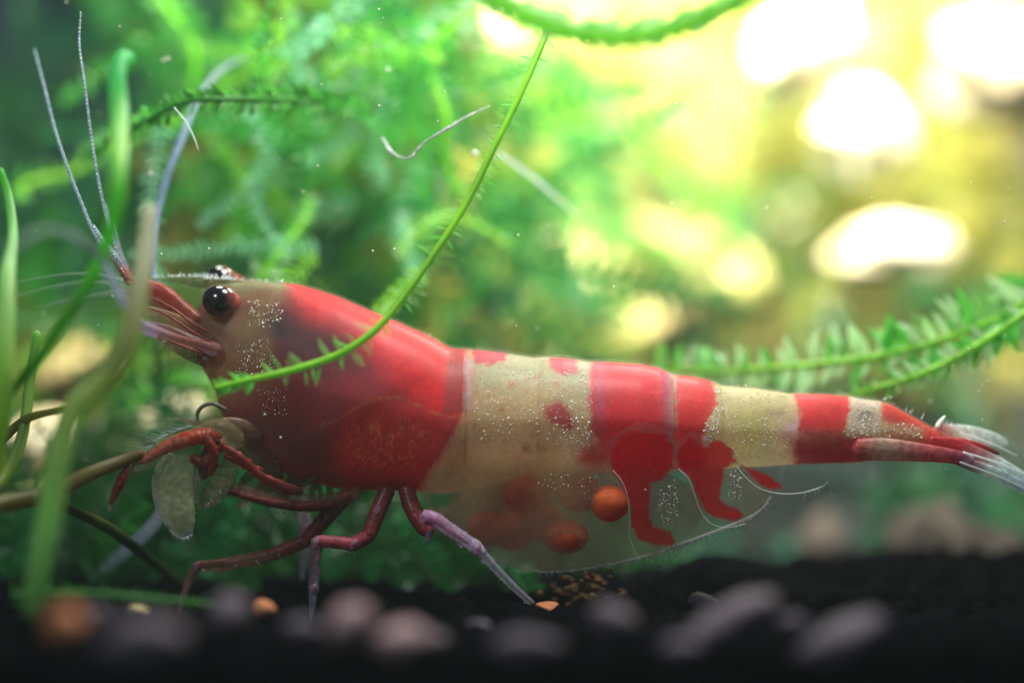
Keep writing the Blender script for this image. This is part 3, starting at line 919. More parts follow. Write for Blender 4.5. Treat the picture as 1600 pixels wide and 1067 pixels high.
def paint(px, py):
    """own colouring of the shell, by photo pixel of the side view"""
    n = len(px)
    c = np.tile(np.array([*CRM, 0.76]), (n, 1))
    # ---- abdomen cream tones
    layer(c, px, py, [(730, 540), (940, 550), (940, 620), (730, 620)], (0.50, 0.50, 0.30), .68, 25, 14, 30)
    layer(c, px, py, [(735, 600), (870, 610), (860, 740), (700, 760), (690, 700)], (0.66, 0.52, 0.28), .80, 20, 10, 30)
    layer(c, px, py, [(1110, 590), (1240, 605), (1250, 735), (1110, 740)], (0.66, 0.60, 0.30), .66, 8, 4, 20)
    layer(c, px, py, [(1160, 645), (1190, 640), (1200, 720), (1160, 720)], (0.62, 0.60, 0.22), .7, 18, 10, 20)
    layer(c, px, py, [(1225, 660), (1260, 650), (1260, 690), (1225, 690)], (0.75, 0.55, 0.55), .95, 10, 8, 14)
    # fine orange freckles
    nn = vn(px / 3.2, py / 3.2, 91) * (fbm(px / 40, py / 40, 92) > .45)
    k = (np.clip((nn - .78) * 8, 0, 1) * .55 * ((px > 735) & (px < 930)))[:, None]
    c = c * (1 - k) + np.array([.55, .14, .05, .95]) * k
    # patches on segment 1 and 2
    layer(c, px, py, [(736, 540), (795, 545), (790, 564), (765, 570), (742, 568)], PINKR, 1, 2, 3, 9)
    layer(c, px, py, [(856, 552), (900, 555), (904, 582), (880, 586), (862, 578)], PINKR, 1, 3, 4, 9)
    layer(c, px, py, [(852, 635), (872, 626), (890, 640), (902, 662), (892, 674), (868, 664), (850, 650)], (0.50, .08, .08), 1, 4, 5, 10)
    for (a, b, r) in ((822, 700, 7), (848, 700, 5), (810, 714, 4), (784, 640, 5), (800, 600, 5), (838, 590, 5), (870, 600, 6), (790, 690, 5), (760, 690, 4)):
        layer(c, px, py, [(a - r, b - r * .7), (a + r, b - r * .7), (a + r, b + r * .7), (a - r, b + r * .7)], (.52, .13, .07), 1, 3, 3, 6, .7)
    layer(c, px, py, [(905, 702), (930, 695), (958, 700), (962, 730), (930, 734), (900, 724)], (.62, .07, .10), 1, 8, 5, 12, .8)
    # segment 3 and 4 red bands
    layer(c, px, py, [(926, 555), (1044, 570), (1046, 640), (1046, 745), (965, 745), (945, 700), (926, 680), (920, 600)], (.72, .016, .03), .93, 4, 4, 12)
    layer(c, px, py, [(926, 555), (948, 560), (946, 690), (924, 680)], (.42, .12, .20), 1, 8, 4, 12, .6)
    layer(c, px, py, [(1030, 570), (1056, 575), (1058, 700), (1034, 700)], (.45, .13, .22), 1, 5, 2, 12, .6)
    layer(c, px, py, [(1056, 575), (1116, 588), (1121, 630), (1108, 655), (1098, 690), (1100, 745), (1056, 745)], (.72, .02, .024), .93, 3, 4, 8)
    # tail segment bands
    layer(c, px, py, [(1236, 605), (1336, 612), (1334, 640), (1320, 675), (1245, 675), (1250, 640)], (.72, .025, .03), .93, 3, 4, 9)
    layer(c, px, py, [(1240, 686), (1362, 682), (1362, 730), (1240, 732)], (.48, .05, .06), 1, 5, 4, 9)
    layer(c, px, py, [(1250, 668), (1330, 672), (1330, 690), (1250, 690)], (.60, .12, .10), 1, 6, 4, 9, .7)
    layer(c, px, py, [(1330, 612), (1380, 620), (1378, 678), (1322, 682)], (.66, .60, .46), .85, 3, 4, 9)
    layer(c, px, py, [(1340, 640), (1360, 638), (1366, 655), (1345, 660)], (.22, .18, .12), .95, 6, 5, 9, .7)
    layer(c, px, py, [(1376, 628), (1400, 630), (1490, 682), (1540, 705), (1480, 715), (1440, 690), (1380, 660)], (.66, .07, .05), 1, 3, 4, 9)
    layer(c, px, py, [(1378, 655), (1440, 668), (1446, 690), (1378, 684)], (.62, .42, .20), .95, 5, 4, 9, .8)
    # dark gut hints
    for (a, b) in ((1212, 645), (1352, 648)):
        layer(c, px, py, [(a - 14, b - 6), (a + 14, b - 6), (a + 14, b + 6), (a - 14, b + 6)], (.20, .16, .10), .95, 8, 5, 9, .6)
    # ---- carapace
    car = [(290, 400), (712, 400), (728, 545), (729, 600), (725, 640), (716, 662), (700, 690), (680, 722), (650, 764), (600, 790), (290, 790)]
    layer(c, px, py, car, (0.34, 0.05, 0.05), .93, 2, 1.5, 14)
    # big bright saddle
    layer(c, px, py, [(600, 480), (705, 535), (730, 545), (730, 600), (722, 652), (660, 655), (600, 600), (560, 560), (570, 500)], RED, 1, 14, 8, 30)
    layer(c, px, py, [(448, 430), (500, 440), (600, 485), (612, 520), (560, 545), (500, 520), (462, 480)], RED, 1, 14, 6, 30)
    layer(c, px, py, [(500, 560), (600, 550), (640, 620), (560, 640), (500, 640)], (.46, .03, .06), 1, 30, 12, 30, .8)
    # dark inner organ showing through
    layer(c, px, py, [(400, 500), (440, 470), (480, 490), (560, 510), (570, 570), (500, 590), (430, 570), (400, 530)], (.10, .022, .03), 1, 26, 12, 26, .85)
    layer(c, px, py, [(395, 505), (435, 490), (450, 520), (420, 535), (392, 525)], (.035, .025, .03), 1, 14, 8, 16, .85)
    # head, olive brown and see-through
    layer(c, px, py, [(290, 420), (446, 430), (440, 470), (420, 500), (420, 600), (340, 640), (290, 600)], (.34, .18, .09), .72, 12, 8, 20)
    layer(c, px, py, [(300, 430), (440, 434), (440, 448), (380, 460), (300, 470)], (.34, .36, .16), .6, 8, 6, 16, .9)
    layer(c, px, py, [(300, 535), (370, 560), (430, 600), (360, 640), (300, 600)], (.40, .16, .08), .78, 12, 6, 16, .8)
    # branchial area, mottled orange net
    gill = [(520, 680), (545, 645), (590, 625), (635, 630), (690, 655), (716, 660), (700, 690), (650, 762), (560, 762), (515, 735)]
    layer(c, px, py, gill, (.66, .03, .025), 1, 10, 4, 30)
    wx = px + 6 * vn(px / 9, py / 9, 71); wy = py + 6 * vn(px / 9, py / 9, 72)
    net = np.abs(fbm(wx / 9, wy / 9, 73, 2) - .5)
    k = np.clip(1 - net / .06, 0, 1) * np.clip(-(sdist(px, py, [(520, 680), (560, 640), (640, 640), (690, 680), (650, 745), (540, 745)])) / 22, 0, 1) * .95
    k = k[:, None]
    c = c * (1 - k) + np.array([.85, .34, .08, 1]) * k
    layer(c, px, py, [(340, 640), (420, 640), (520, 680), (520, 770), (430, 770), (340, 700)], (.22, .09, .07), .93, 16, 8, 20, .8)
    layer(c, px, py, [(400, 725), (520, 735), (650, 750), (660, 790), (400, 790)], (.30, .09, .05), .93, 14, 6, 12, .8)
    # hind hem of the carapace
    layer(c, px, py, [(701, 535), (730, 540), (727, 640), (690, 650), (697, 600)], (.42, .035, .03), 1, 3, 4, 7, .8)
    layer(c, px, py, [(726, 560), (738, 560), (736, 640), (726, 640)], (.62, .50, .50), .9, 3, 1, 7, .8)
    lline(c, px, py, [(500, 665), (530, 655), (555, 637), (585, 624), (620, 620), (650, 632), (680, 645), (705, 651), (722, 649)], (.66, .26, .12), 1, 2.5, .6)
    lline(c, px, py, [(330, 520), (352, 535), (356, 560), (345, 580)], (.6, .4, .3), 1, 2.0, .5)
    lline(c, px, py, [(300, 470), (330, 502), (372, 504), (395, 480)], (.30, .10, .05), 1, 7, .6)
    # grain
    g = 0.84 + 0.32 * vn(px / 2.6, py / 2.6, 55)
    c[:, :3] *= g[:, None]
    # underside turns clear
    return c


# body: one continuous skin
nx, nt_ = 640, 200
xs = np.concatenate([300 + (np.linspace(0, 1, 40) ** 2) * 40, np.linspace(342, 1530, nx - 40)])
ths = np.linspace(-math.pi / 2, 1.5 * math.pi, nt_, endpoint=False)
X, T = np.meshgrid(xs, ths, indexing='ij')
Yp, Zp = sec(X, T)
Zp = Zp + 0.8 * (fbm(X / 30, T * 6, 41) - .5)
Vb = np.stack([(X - 800) * S, Yp * S, (533.5 - Zp) * S], -1)
yn = -np.abs(Vb[..., 1])
ppx = (800 + Vb[..., 0] / S * D / (D + yn)).ravel(); ppy = (533.5 - Vb[..., 2] / S * D / (D + yn)).ravel()
cols = paint(ppx, ppy)
idx = np.arange(nx * nt_).reshape(nx, nt_)
nxt = np.roll(idx, -1, axis=1)
F = np.stack([idx[:-1], nxt[:-1], nxt[1:], idx[1:]], -1).reshape(-1, 4)
body = under(mesh_obj("body", Vb.reshape(-1, 3), F, M_BODY, None, cols))
# thin clear cuticle just off the coloured skin; grey tint stands in for haze
st_ = 4
Vc = Vb[::st_, ::st_].copy()
cen = Vc.mean(axis=1, keepdims=True)
dirn = Vc - cen; dirn[..., 0] = 0
dirn /= np.maximum(np.linalg.norm(dirn, axis=-1, keepdims=True), 1e-6)
Vc += dirn * 0.0042
a_, b_ = Vc.shape[:2]
ix = np.arange(a_ * b_).reshape(a_, b_); nx2 = np.roll(ix, -1, axis=1)
under(mesh_obj("clear_cuticle", Vc.reshape(-1, 3), np.stack([ix[:-1], nx2[:-1], nx2[1:], ix[1:]], -1).reshape(-1, 4), M_SKIN))


def on_surf(px, py, lift=1.0):
    y = surf_y(px, py) - lift * S
    return np.array([P(a, b, c)[:] for a, b, c in zip(np.atleast_1d(px), np.atleast_1d(py), y)])


def t(*a, **k):
    return under(tube(*a, **k))


# side plates hanging from the abdomen
def plate(outline, centre_pt, y_fn, colfn, name="side_plate", label=None, far=False, nr=26, nb=150, rim=None):
    q = catmull(np.array(outline + [outline[0]], float), nb)[:-1]
    q = np.concatenate([q, np.zeros((len(q), 1))], 1)
    m_ = len(q)
    pts = [np.array([[centre_pt[0], centre_pt[1]]])]
    for r in range(1, nr + 1):
        k = r / nr
        pts.append(np.array(centre_pt) * (1 - k) + q[:, :2] * k)
    pts = np.concatenate(pts)
    y = y_fn(pts[:, 0], pts[:, 1])
    if far: y = -y
    co = np.array([P(a, b, c)[:] for a, b, c in zip(pts[:, 0], pts[:, 1], y)])
    faces = [(0, 1 + i, 1 + (i + 1) % m_) for i in range(m_)]
    for r in range(nr - 1):
        a = 1 + r * m_; b = a + m_
        faces += [(a + i, b + i, b + (i + 1) % m_, a + (i + 1) % m_) for i in range(m_)]
    o = mesh_obj(name, co, faces, M_GLASSY, None, colfn(pts[:, 0], pts[:, 1]))
    under(o)
    if label: o["label"] = label
    if rim:
        yy = y_fn(np.array([r[0] for r in rim], float), np.array([r[1] for r in rim], float)) * (-1 if far else 1)
        rt = tube("plate_rim", [(r[0], r[1], yy[i] - .001, .8) for i, r in enumerate(rim)], M_HAIR, o, n=50, sides=6)
    return o


def hang(depth0, taper, zref=692):
    def f(px, py):
        w = np.interp(px, WID[:, 0], WID[:, 1])
        tp = np.interp(px, TOP[:, 0], TOP[:, 1]); bt = np.interp(px, BOT[:, 0], BOT[:, 1])
        k = ((tp + bt) / 2 - py) / ((bt - tp) / 2)
        sc = -0.30 + np.log1p(np.exp((k + 0.30) * 6)) / 6     # soft clamp below the widest line
        sc = np.clip(sc, -.99, .99)
        g = (1 - sc ** 2) ** .43
        return -w * g * S * 1.0 - (depth0 + 5) * S + np.clip((py - 690) / 200, 0, 1) ** 1.5 * taper * S
    return f


CLR = (0.34, 0.36, 0.30)


def c_big(px, py):
    c = np.tile(np.array([0.60, 0.45, 0.21, 0.95]), (len(px), 1))
    k = np.clip((py - 752) / 90, 0, 1)[:, None]
    c = c * (1 - k) + np.array([0.44, 0.42, 0.30, 0.50]) * k
    layer(c, px, py, [(925, 735), (1080, 745), (1080, 900), (900, 900), (915, 800)], (.34, .38, .36), .32, 25, 8, 30)
    kk = (np.clip(1 - (py - 715) / 25, 0, 1))[:, None]
    c[:, 3:] *= (1 - .95 * np.clip(kk, 0, 1))
    layer(c, px, py, [(775, 750), (830, 735), (845, 790), (800, 810), (745, 850), (735, 830)], (.30, .09, .06), .7, 16, 8, 20, .8)
    # small clear gap at the front where the plants shine through
    layer(c, px, py, [(672, 772), (688, 764), (716, 772), (700, 790), (676, 792)], (.3, .4, .2), .08, 4, 3, 9, .9)
    return c


plate([(668, 748), (740, 705), (830, 690), (930, 700), (1000, 722), (1080, 760), (1100, 800), (1060, 850), (1000, 874), (940, 886), (850, 894), (780, 880), (720, 846), (690, 815), (668, 790)],
      (860, 790), hang(-2, 42), c_big, label="broad clear greyish side plate covering the eggs")


def c_red(poly):
    def f(px, py):
        c = np.tile(np.array([0.36, 0.38, 0.38, 0.16]), (len(px), 1))
        layer(c, px, py, poly, (.90, .008, .022), .92, 2.0, 2.5, 9)
        return c
    return f


plate([(945, 690), (1000, 660), (1052, 680), (1062, 725), (1090, 770), (1100, 820), (1075, 862), (1040, 876), (1005, 868), (988, 845), (984, 810), (978, 775), (962, 745), (944, 722)],
      (1020, 770), hang(4, 36),
      c_red([(950, 700), (980, 672), (1040, 676), (1056, 700), (1052, 728), (1036, 748), (1018, 757), (1014, 775), (1015, 808), (1022, 822), (1048, 830), (1056, 842), (1050, 853), (1022, 852), (998, 844), (987, 826), (984, 790), (976, 766), (958, 738)]),
      label="clear side plate with a red boot-shaped stripe",
      rim=[(958, 735), (972, 752), (981, 778), (984, 815), (984, 838), (990, 858), (1000, 874)])
plate([(1050, 700), (1080, 675), (1130, 690), (1160, 722), (1185, 760), (1205, 775), (1195, 800), (1165, 818), (1130, 818), (1105, 806), (1088, 778), (1075, 750), (1056, 728)],
      (1115, 745), hang(5, 30),
      c_red([(1056, 705), (1078, 680), (1100, 700), (1112, 688), (1130, 688), (1146, 704), (1150, 722), (1132, 730), (1128, 758), (1122, 778), (1134, 788), (1156, 796), (1162, 806), (1150, 814), (1122, 811), (1102, 798), (1088, 770), (1078, 748), (1060, 728)]),
      label="clear side plate with a red hooked stripe behind the boot-shaped one",
      rim=[(1060, 732), (1076, 748), (1086, 775), (1096, 800), (1112, 818), (1138, 824), (1165, 818)])
plate([(1150, 712), (1190, 700), (1260, 708), (1285, 735), (1284, 760), (1258, 772), (1220, 772), (1190, 765), (1168, 748), (1152, 728)],
      (1220, 738), hang(4, 22),
      c_red([(1160, 728), (1180, 732), (1205, 745), (1226, 762), (1208, 766), (1188, 758), (1172, 744)]),
      label="small clear side plate with a short slanting red mark",
      rim=[(1152, 730), (1168, 748), (1190, 764), (1222, 771), (1256, 769), (1284, 760)])
tube("plate_rim", [(760, 872, -.05, 1.0), (850, 893, -.055, 1.4), (940, 884, -.055, 1.8), (1010, 868, -.055, 2.0), (1060, 851, -.055, 2.4), (1110, 833, -.055, 2.6), (1162, 812, -.05, 2.4), (1190, 795, -.05, 1.6), (1204, 775, -.05, 1.0)], M_HAIR, shrimp, n=60, sides=6, wob=.6).location = -shrimp.location
for (ol, cp) in (([(700, 760), (800, 730), (950, 730), (1090, 770), (1110, 830), (1020, 870), (900, 888), (800, 876), (720, 840)], (900, 800)),
                 ([(1060, 710), (1130, 700), (1200, 760), (1190, 800), (1140, 815), (1090, 780)], (1130, 760))):
    plate(ol, cp, hang(-2, 30), lambda px, py: np.tile(np.array([.30, .26, .20, .45]), (len(px), 1)), far=True)

# swimmerets (paddle legs) seen through the plates, fringed with hairs
def swim(outline, centre_pt, y, al=.22, col=(.38, .42, .42)):
    plate(outline, centre_pt, lambda a, b: np.full(a.shape, y), lambda px, py: np.tile(np.array([*col, al]), (len(px), 1)), name="swimmeret", nr=8, nb=60)


swim([(880, 745), (920, 750), (960, 800), (1010, 860), (990, 876), (940, 880), (900, 850)], (940, 820), -0.045)
swim([(980, 745), (1020, 750), (1080, 800), (1120, 822), (1080, 850), (1030, 860), (1000, 820)], (1040, 805), -0.04)
swim([(1075, 745), (1120, 740), (1180, 770), (1200, 782), (1165, 812), (1120, 822), (1090, 790)], (1130, 780), -0.03)
swim([(780, 760), (830, 760), (880, 850), (870, 888), (820, 880), (780, 830)], (830, 820), -0.03)

# eggs
def egg(px, py, y, rx, rz, rot=0):
    v, f = ICO2
    k = S * (D + y) / D
    v = v * np.array([rx * k, (rx + rz) / 2 * k, rz * k])
    a = math.radians(rot); x, z = v[:, 0].copy(), v[:, 2].copy()
    v[:, 0] = x * math.cos(a) - z * math.sin(a); v[:, 2] = x * math.sin(a) + z * math.cos(a)
    o = mesh_obj("egg", v, f, M_EGG, shrimp)
    o.location = P(px, py, y) - shrimp.location


for a in ((953, 786, -.077, 30, 29), (884, 838, -.050, 36, 27), (822, 772, -.02, 36, 34), (762, 826, -.035, 34, 26, -20), (905, 770, .0, 34, 30), (845, 815, .02, 34, 30), (800, 830, .03, 34, 30)):
    egg(*a)

# hair fringe under the belly and back bristles: too fine to count
hv = []; hf = []; hn = 0


def hair(a, b, r):
    global hn
    A = Vector(a); B = Vector(b); Td = (B - A)
    if Td.length < 1e-6: return
    U = Td.cross(Vector((0, 1, 0.01))).normalized() * r; W = Td.cross(U).normalized() * r
    hv.extend([(A + U)[:], (A - U * .5 + W * .8)[:], (A - U * .5 - W * .8)[:], B[:]])
    hf.extend([(hn, hn + 1, hn + 3), (hn + 1, hn + 2, hn + 3), (hn + 2, hn, hn + 3)]); hn += 4


def fringe(line, y, cnt, ln, dirv, spread=.35, r=.55):
    q = catmull(np.array([(a, b) for a, b in line], float), 200)
    for i in range(cnt):
        p = q[random.randint(0, 199)]
        yy = y + random.gauss(0, .006)
        L_ = ln * random.uniform(.3, 1.2)
        hair(P(p[0], p[1], yy), P(p[0] + L_ * (dirv[0] + random.gauss(0, spread)), p[1] + L_ * (dirv[1] + random.gauss(0, spread * .4)), yy + random.gauss(0, .01)), r * S)


fringe([(840, 893), (900, 888), (960, 878), (1010, 868), (1060, 850), (1110, 832), (1165, 812)], -.06, 240, 17, (.15, 1), .45)
fringe([(1165, 812), (1190, 795), (1204, 775)], -.06, 26, 16, (.5, .8), .3)
fringe([(1256, 770), (1284, 760), (1292, 752)], -.06, 24, 20, (.35, .9), .4)
fringe([(1470, 662), (1500, 668), (1530, 674)], -.01, 20, 8, (-.1, -1), .5)
fringe([(236, 434), (300, 432), (360, 437), (440, 441)], 0.0, 110, 6, (.2, -1), .5, 1.0)
fringe([(318, 436), (340, 436), (362, 437)], -0.005, 30, 10, (0, -1), .3, 1.3)
fringe([(215, 500), (240, 525), (300, 545), (330, 565)], -.05, 60, 18, (-.3, 1), .4)
fringe([(300, 665), (260, 680), (225, 708)], -.09, 70, 34, (-.9, .1), .5, .5)
fringe([(640, 512), (700, 540)], 0, 8, 7, (.2, -1), .3)
fringe([(1380, 624), (1440, 655)], 0, 10, 10, (.5, -1), .3)

# white chromatophore specks on the shell
sp = []; sf = []


def specks(poly, cnt, r0=.8, r1=1.7, pw=2.2, lift=.2, yfn=None):
    x0, y0 = np.min(poly, 0); x1, y1 = np.max(poly, 0); k = 0
    xs_ = []; ys_ = []
    while k < cnt:
        a = random.uniform(x0, x1); b = random.uniform(y0, y1)
        dd = sdist(np.array([a]), np.array([b]), poly)[0]
        if dd > random.uniform(-6, 2): continue
        if any((a - u) ** 2 + (b - w) ** 2 < 9 for u, w in zip(xs_[-400:], ys_[-400:])): 
            if random.random() < .9: continue
        xs_.append(a); ys_.append(b); k += 1
    ys = surf_y(xs_, ys_) - 0.0035 if yfn is None else yfn(np.array(xs_), np.array(ys_))
    for a, b, c in zip(xs_, ys_, ys):
        r = (r0 * .6 + (r1 * .92 - r0 * .6) * random.random() ** pw) * S
        sf.append(ICO1[1] + len(sp) * len(ICO1[0])); sp.append(ICO1[0] * r * np.array([random.uniform(.7, 1.3), .35, random.uniform(.7, 1.3)]) + np.array(P(a, b, c - lift * S)[:]))


specks([(740, 570), (800, 575), (810, 680), (760, 700), (736, 660)], 120, 1.0, 2.2)
specks([(800, 560), (870, 590), (890, 640), (860, 690), (800, 650)], 140, .9, 2.0)
specks([(880, 575), (925, 575), (926, 700), (900, 715), (860, 700), (890, 640)], 230, 1.0, 2.2)
specks([(1112, 600), (1124, 602), (1130, 640), (1116, 690), (1096, 690), (1104, 660), (1122, 630)], 180, 1.3, 2.2)
specks([(1130, 612), (1230, 616), (1240, 715), (1160, 722), (1135, 680)], 240, .9, 1.9)
specks([(1332, 622), (1376, 632), (1376, 682), (1318, 684), (1326, 655)], 260, 1.1, 2.1)
specks([(1376, 660), (1420, 662), (1450, 672), (1440, 684), (1380, 680)], 60, 1.2, 2.3)
specks([(385, 470), (430, 468), (448, 495), (420, 512), (388, 506)], 60, 1.4, 2.4)
specks([(370, 540), (420, 525), (438, 560), (430, 590), (360, 590)], 90, 1.0, 1.8)
specks([(400, 610), (450, 605), (450, 650), (410, 650)], 60, .7, 1.3)
specks([(1028, 770), (1055, 745), (1066, 790), (1050, 822), (1024, 815)], 62, 1.2, 1.9, yfn=hang(7, 36))
specks([(1135, 735), (1158, 738), (1160, 775), (1145, 785), (1136, 765)], 34, 1.2, 1.9, yfn=hang(8, 30))
specks([(855, 730), (945, 745), (930, 800), (900, 770), (840, 760)], 44, .9, 1.8, yfn=hang(1, 42))
o = under(mesh_obj("white_specks", np.concatenate(sp), np.concatenate(sf), M_SPECK)); o["kind"] = "stuff"
sp = []; sf = []
specks([(740, 600), (930, 600), (920, 700), (770, 720)], 90, .9, 1.6)
o = under(mesh_obj("orange_specks", np.concatenate(sp), np.concatenate(sf), skin_mat("orange_speck", .3, .1, False, .4, color=(.85, .25, .06)))); o["kind"] = "stuff"

# rostrum: thin saw-edged blade between the eyes
rk = [(0, (.22, .34, .12), .45), (.5, (.26, .30, .12), .6), (1, (.34, .22, .10), .85)]
t("rostrum", [(236, 436, 0, 2), (265, 437, 0, 5), (300, 440, 0, 8), (335, 444, 0, 11), (375, 449, 0, 12), (420, 452, 0, 9)], M_LIMB, None, n=60, sides=14, keys=rk, flat=.35)
t("rostrum", [(250, 445, 0.0, 8), (275, 455, 0.0, 14), (305, 470, 0.0, 20), (335, 485, 0.0, 20)], M_GLASSY, None, n=40, sides=16, keys=[(0, (.2, .5, .1), .25), (1, (.3, .35, .12), .5)], flat=.3).name = "head_keel"

# eyes
def eye(px, py, y, r, cup=True, tail=(30, 4)):
    v, f = ICO3
    k = S * (D + y) / D
    vv = v * np.array([r * 1.08 * k, r * k, r * k])
    # black pole at the front left, brownish violet towards the back
    ax = np.array([-.75, -.55, .15]); ax /= np.linalg.norm(ax)
    dt = v @ ax
    tt = np.clip((dt + .25) / .5, 0, 1)[:, None]
    nz_ = fbm(v[:, 0] * 6, v[:, 2] * 6, 3)[:, None]
    cc = np.array([.20, .045, .05]) * (1 - tt) * (.5 + nz_) + np.array([.006, .005, .008]) * tt
    rim_ = np.clip(1 - np.abs(v[:, 1] + .25) / .18, 0, 1)[:, None]
    cc = cc * (1 - rim_ * .7) + np.array([.30, .07, .04]) * rim_ * .7
    o = mesh_obj("eye", vv, f, M_EYE, shrimp, np.concatenate([cc, np.ones((len(v), 1))], 1))
    o.location = P(px, py, y) - shrimp.location
    if cup:
        tube("eye_stalk", [(px + 4, py + 1, y + .016, r * .82), (px + 16, py + 5, y + .020, r * .80), (px + 30, py + 8, y + .03, r * .6), (px + 44, py + 10, y + .05, r * .4)], M_LIMB, o, n=20, sides=20,
             keys=[(0, (.55, .10, .05), .9), (.4, (.55, .08, .06), .9), (1, (.34, .12, .06), .9)])
        o.children[0].location = -P(px, py, y)
    return o


eye(343, 470, -.052, 26)
eye(343, 437, .062, 23)

# antennular peduncles, antennal scale
RB = (.42, .07, .045); RB2 = (.34, .14, .06)
t("antennule_base", [(200, 437, -.01, 6), (225, 444, -.015, 9), (255, 456, -.02, 11), (282, 478, -.02, 11), (310, 502, -.02, 12), (345, 525, -.01, 14), (372, 540, 0, 16)], M_LIMB, None, n=60, sides=16, keys=[(0, RB, .8), (.3, (.5, .06, .04), .85), (.55, (.42, .08, .05), .75), (.8, (.34, .12, .07), .65), (1, RB2, .6)])
t("antennule_base", [(205, 447, .03, 6), (240, 462, .03, 10), (280, 492, .03, 12), (330, 525, .03, 13)], M_LIMB, None, n=40, sides=12, keys=[(0, RB2, .7), (1, RB, .8)])
t("antennal_scale", [(212, 478, -.05, 5), (232, 494, -.05, 17), (262, 512, -.05, 26), (295, 530, -.045, 30), (325, 548, -.03, 26), (352, 560, -.01, 16)], M_LIMB, None, n=60, sides=18, flat=.22,
  keys=[(0, (.40, .32, .22), .4), (.4, (.36, .24, .10), .5), (.8, (.40, .16, .09), .6), (1, (.40, .16, .09), .6)])
t("antenna_base", [(232, 505, -.075, 4), (262, 514, -.075, 6), (295, 528, -.065, 7), (318, 539, -.06, 10), (334, 545, -.05, 11), (348, 547, -.035, 6)], M_LIMB, None, n=40, sides=14,
  keys=[(0, (.35, .16, .18), .5), (.5, (.40, .20, .22), .6), (.8, (.58, .46, .66), .8), (1, (.4, .2, .2), .4)])
t("antennal_scale", [(220, 465, .045, 4), (250, 480, .045, 14), (290, 505, .045, 18), (330, 530, .045, 14)], M_LIMB, None, n=40, sides=14, flat=.25, keys=[(0, (.30, .30, .14), .5), (1, (.36, .14, .07), .7)])
for (a, b, c, d_) in (((225, 478), (260, 492), (300, 518), (330, 535)), ((232, 462), (270, 482), (300, 505), (330, 520)), ((240, 520), (270, 535), (300, 546), (325, 556))):
    t("antennal_ridge", [(a[0], a[1], -.078, 1), (b[0], b[1], -.082, 2.2), (c[0], c[1], -.08, 2.4), (d_[0], d_[1], -.07, 1.5)], M_LIMB, None, n=24, sides=6, keys=[(0, (.36, .06, .05), .8), (1, (.30, .05, .05), .8)])
t("antenna_tip", [(216, 506, -.10, 5), (222, 512, -.10, 7), (232, 518, -.095, 7), (244, 522, -.09, 6)], M_LIMB, None, n=20, sides=12, keys=[(0, (.5, .42, .62), .9), (1, (.75, .68, .75), .95)])

# long antennae and branched antennules
BL = (.42, .58, .80)
t("antenna", [(300, 520, .08, 7), (262, 480, .09, 6), (238, 430, .10, 6.5), (236, 395, .10, 6.5), (243, 345, .11, 6), (262, 275, .13, 5.5), (285, 215, .16, 5.5), (305, 165, .2, 5.5), (335, 120, .26, 5), (370, 96, .33, 4), (410, 92, .40, 3)],
  M_LIMB, None, n=120, sides=10, keys=[(0, (.4, .2, .2), .9), (.15, BL, .9), (.6, BL, .85), (.85, (.45, .6, .6), .6), (1, (.4, .6, .5), .3)])
t("antenna", [(340, 545, -.07, 8), (280, 530, -.12, 7), (238, 514, -.20, 7), (215, 500, -.26, 7), (192, 470, -.32, 7), (170, 425, -.38, 6.5), (148, 390, -.44, 6), (110, 366, -.52, 6), (65, 360, -.60, 5), (20, 385, -.68, 4), (-30, 420, -.72, 3)],
  M_LIMB, None, n=120, sides=10, keys=[(0, (.36, .14, .10), .6), (.12, (.36, .14, .12), .6), (.25, (.5, .44, .62), .9), (.5, (.46, .52, .66), .75), (.7, (.4, .5, .5), .5), (1, (.3, .5, .5), .25)])


def beads(line, spacing, r, y0):
    q = catmull(np.array(line, float), 500)
    d = 0
    for i in range(1, 500):
        d += np.hypot(*(q[i, :2] - q[i - 1, :2]))
        if d > spacing * random.uniform(.8, 1.2):
            d = 0
            rr = r * random.uniform(.5, 1.25) * S
            sf.append(ICO1[1] + len(sp) * len(ICO1[0])); sp.append(ICO1[0] * rr + np.array(P(q[i, 0] - q[i, 3] * .3, q[i, 1], q[i, 2] - q[i, 3] * .9 * S)[:]))


sp = []; sf = []
for (pth, rr) in (([(208, 440, -.03, 4), (188, 408, -.035, 3.6), (172, 360, -.04, 3.2), (155, 290, -.04, 2.8), (142, 210, -.04, 2.4), (132, 130, -.04, 2.0), (124, 70, -.04, 1.7), (126, 20, -.04, 1.2)], 1.5),
                  ([(203, 445, -.05, 4), (178, 405, -.055, 3.8), (150, 370, -.06, 3.4), (128, 320, -.05, 3.0), (103, 255, -.03, 2.8), (85, 200, .0, 2.5), (70, 140, .04, 2.2), (54, 78, .08, 1.6)], 1.0),
                  ([(200, 436, -.06, 5), (180, 400, -.07, 4.5), (160, 375, -.075, 4), (145, 352, -.08, 2.5)], 2.0),
                  ([(208, 436, .02, 4), (190, 400, .03, 3), (175, 350, .04, 2.4), (166, 320, .05, 1.5)], 1.2)):
    t("antennule", pth, M_LIMB, None, n=160, sides=8, bead=.15, bead_n=40, keys=[(0, (.45, .08, .06), .95), (.12, (.42, .14, .14), .9), (.25, (.35, .48, .55), .75), (1, (.45, .60, .75), .75)])
    beads(pth, 6 if rr < 1.8 else 5, rr, 0)
o = under(mesh_obj("antenna_beads", np.concatenate(sp), np.concatenate(sf), M_SPECK)); o["kind"] = "stuff"
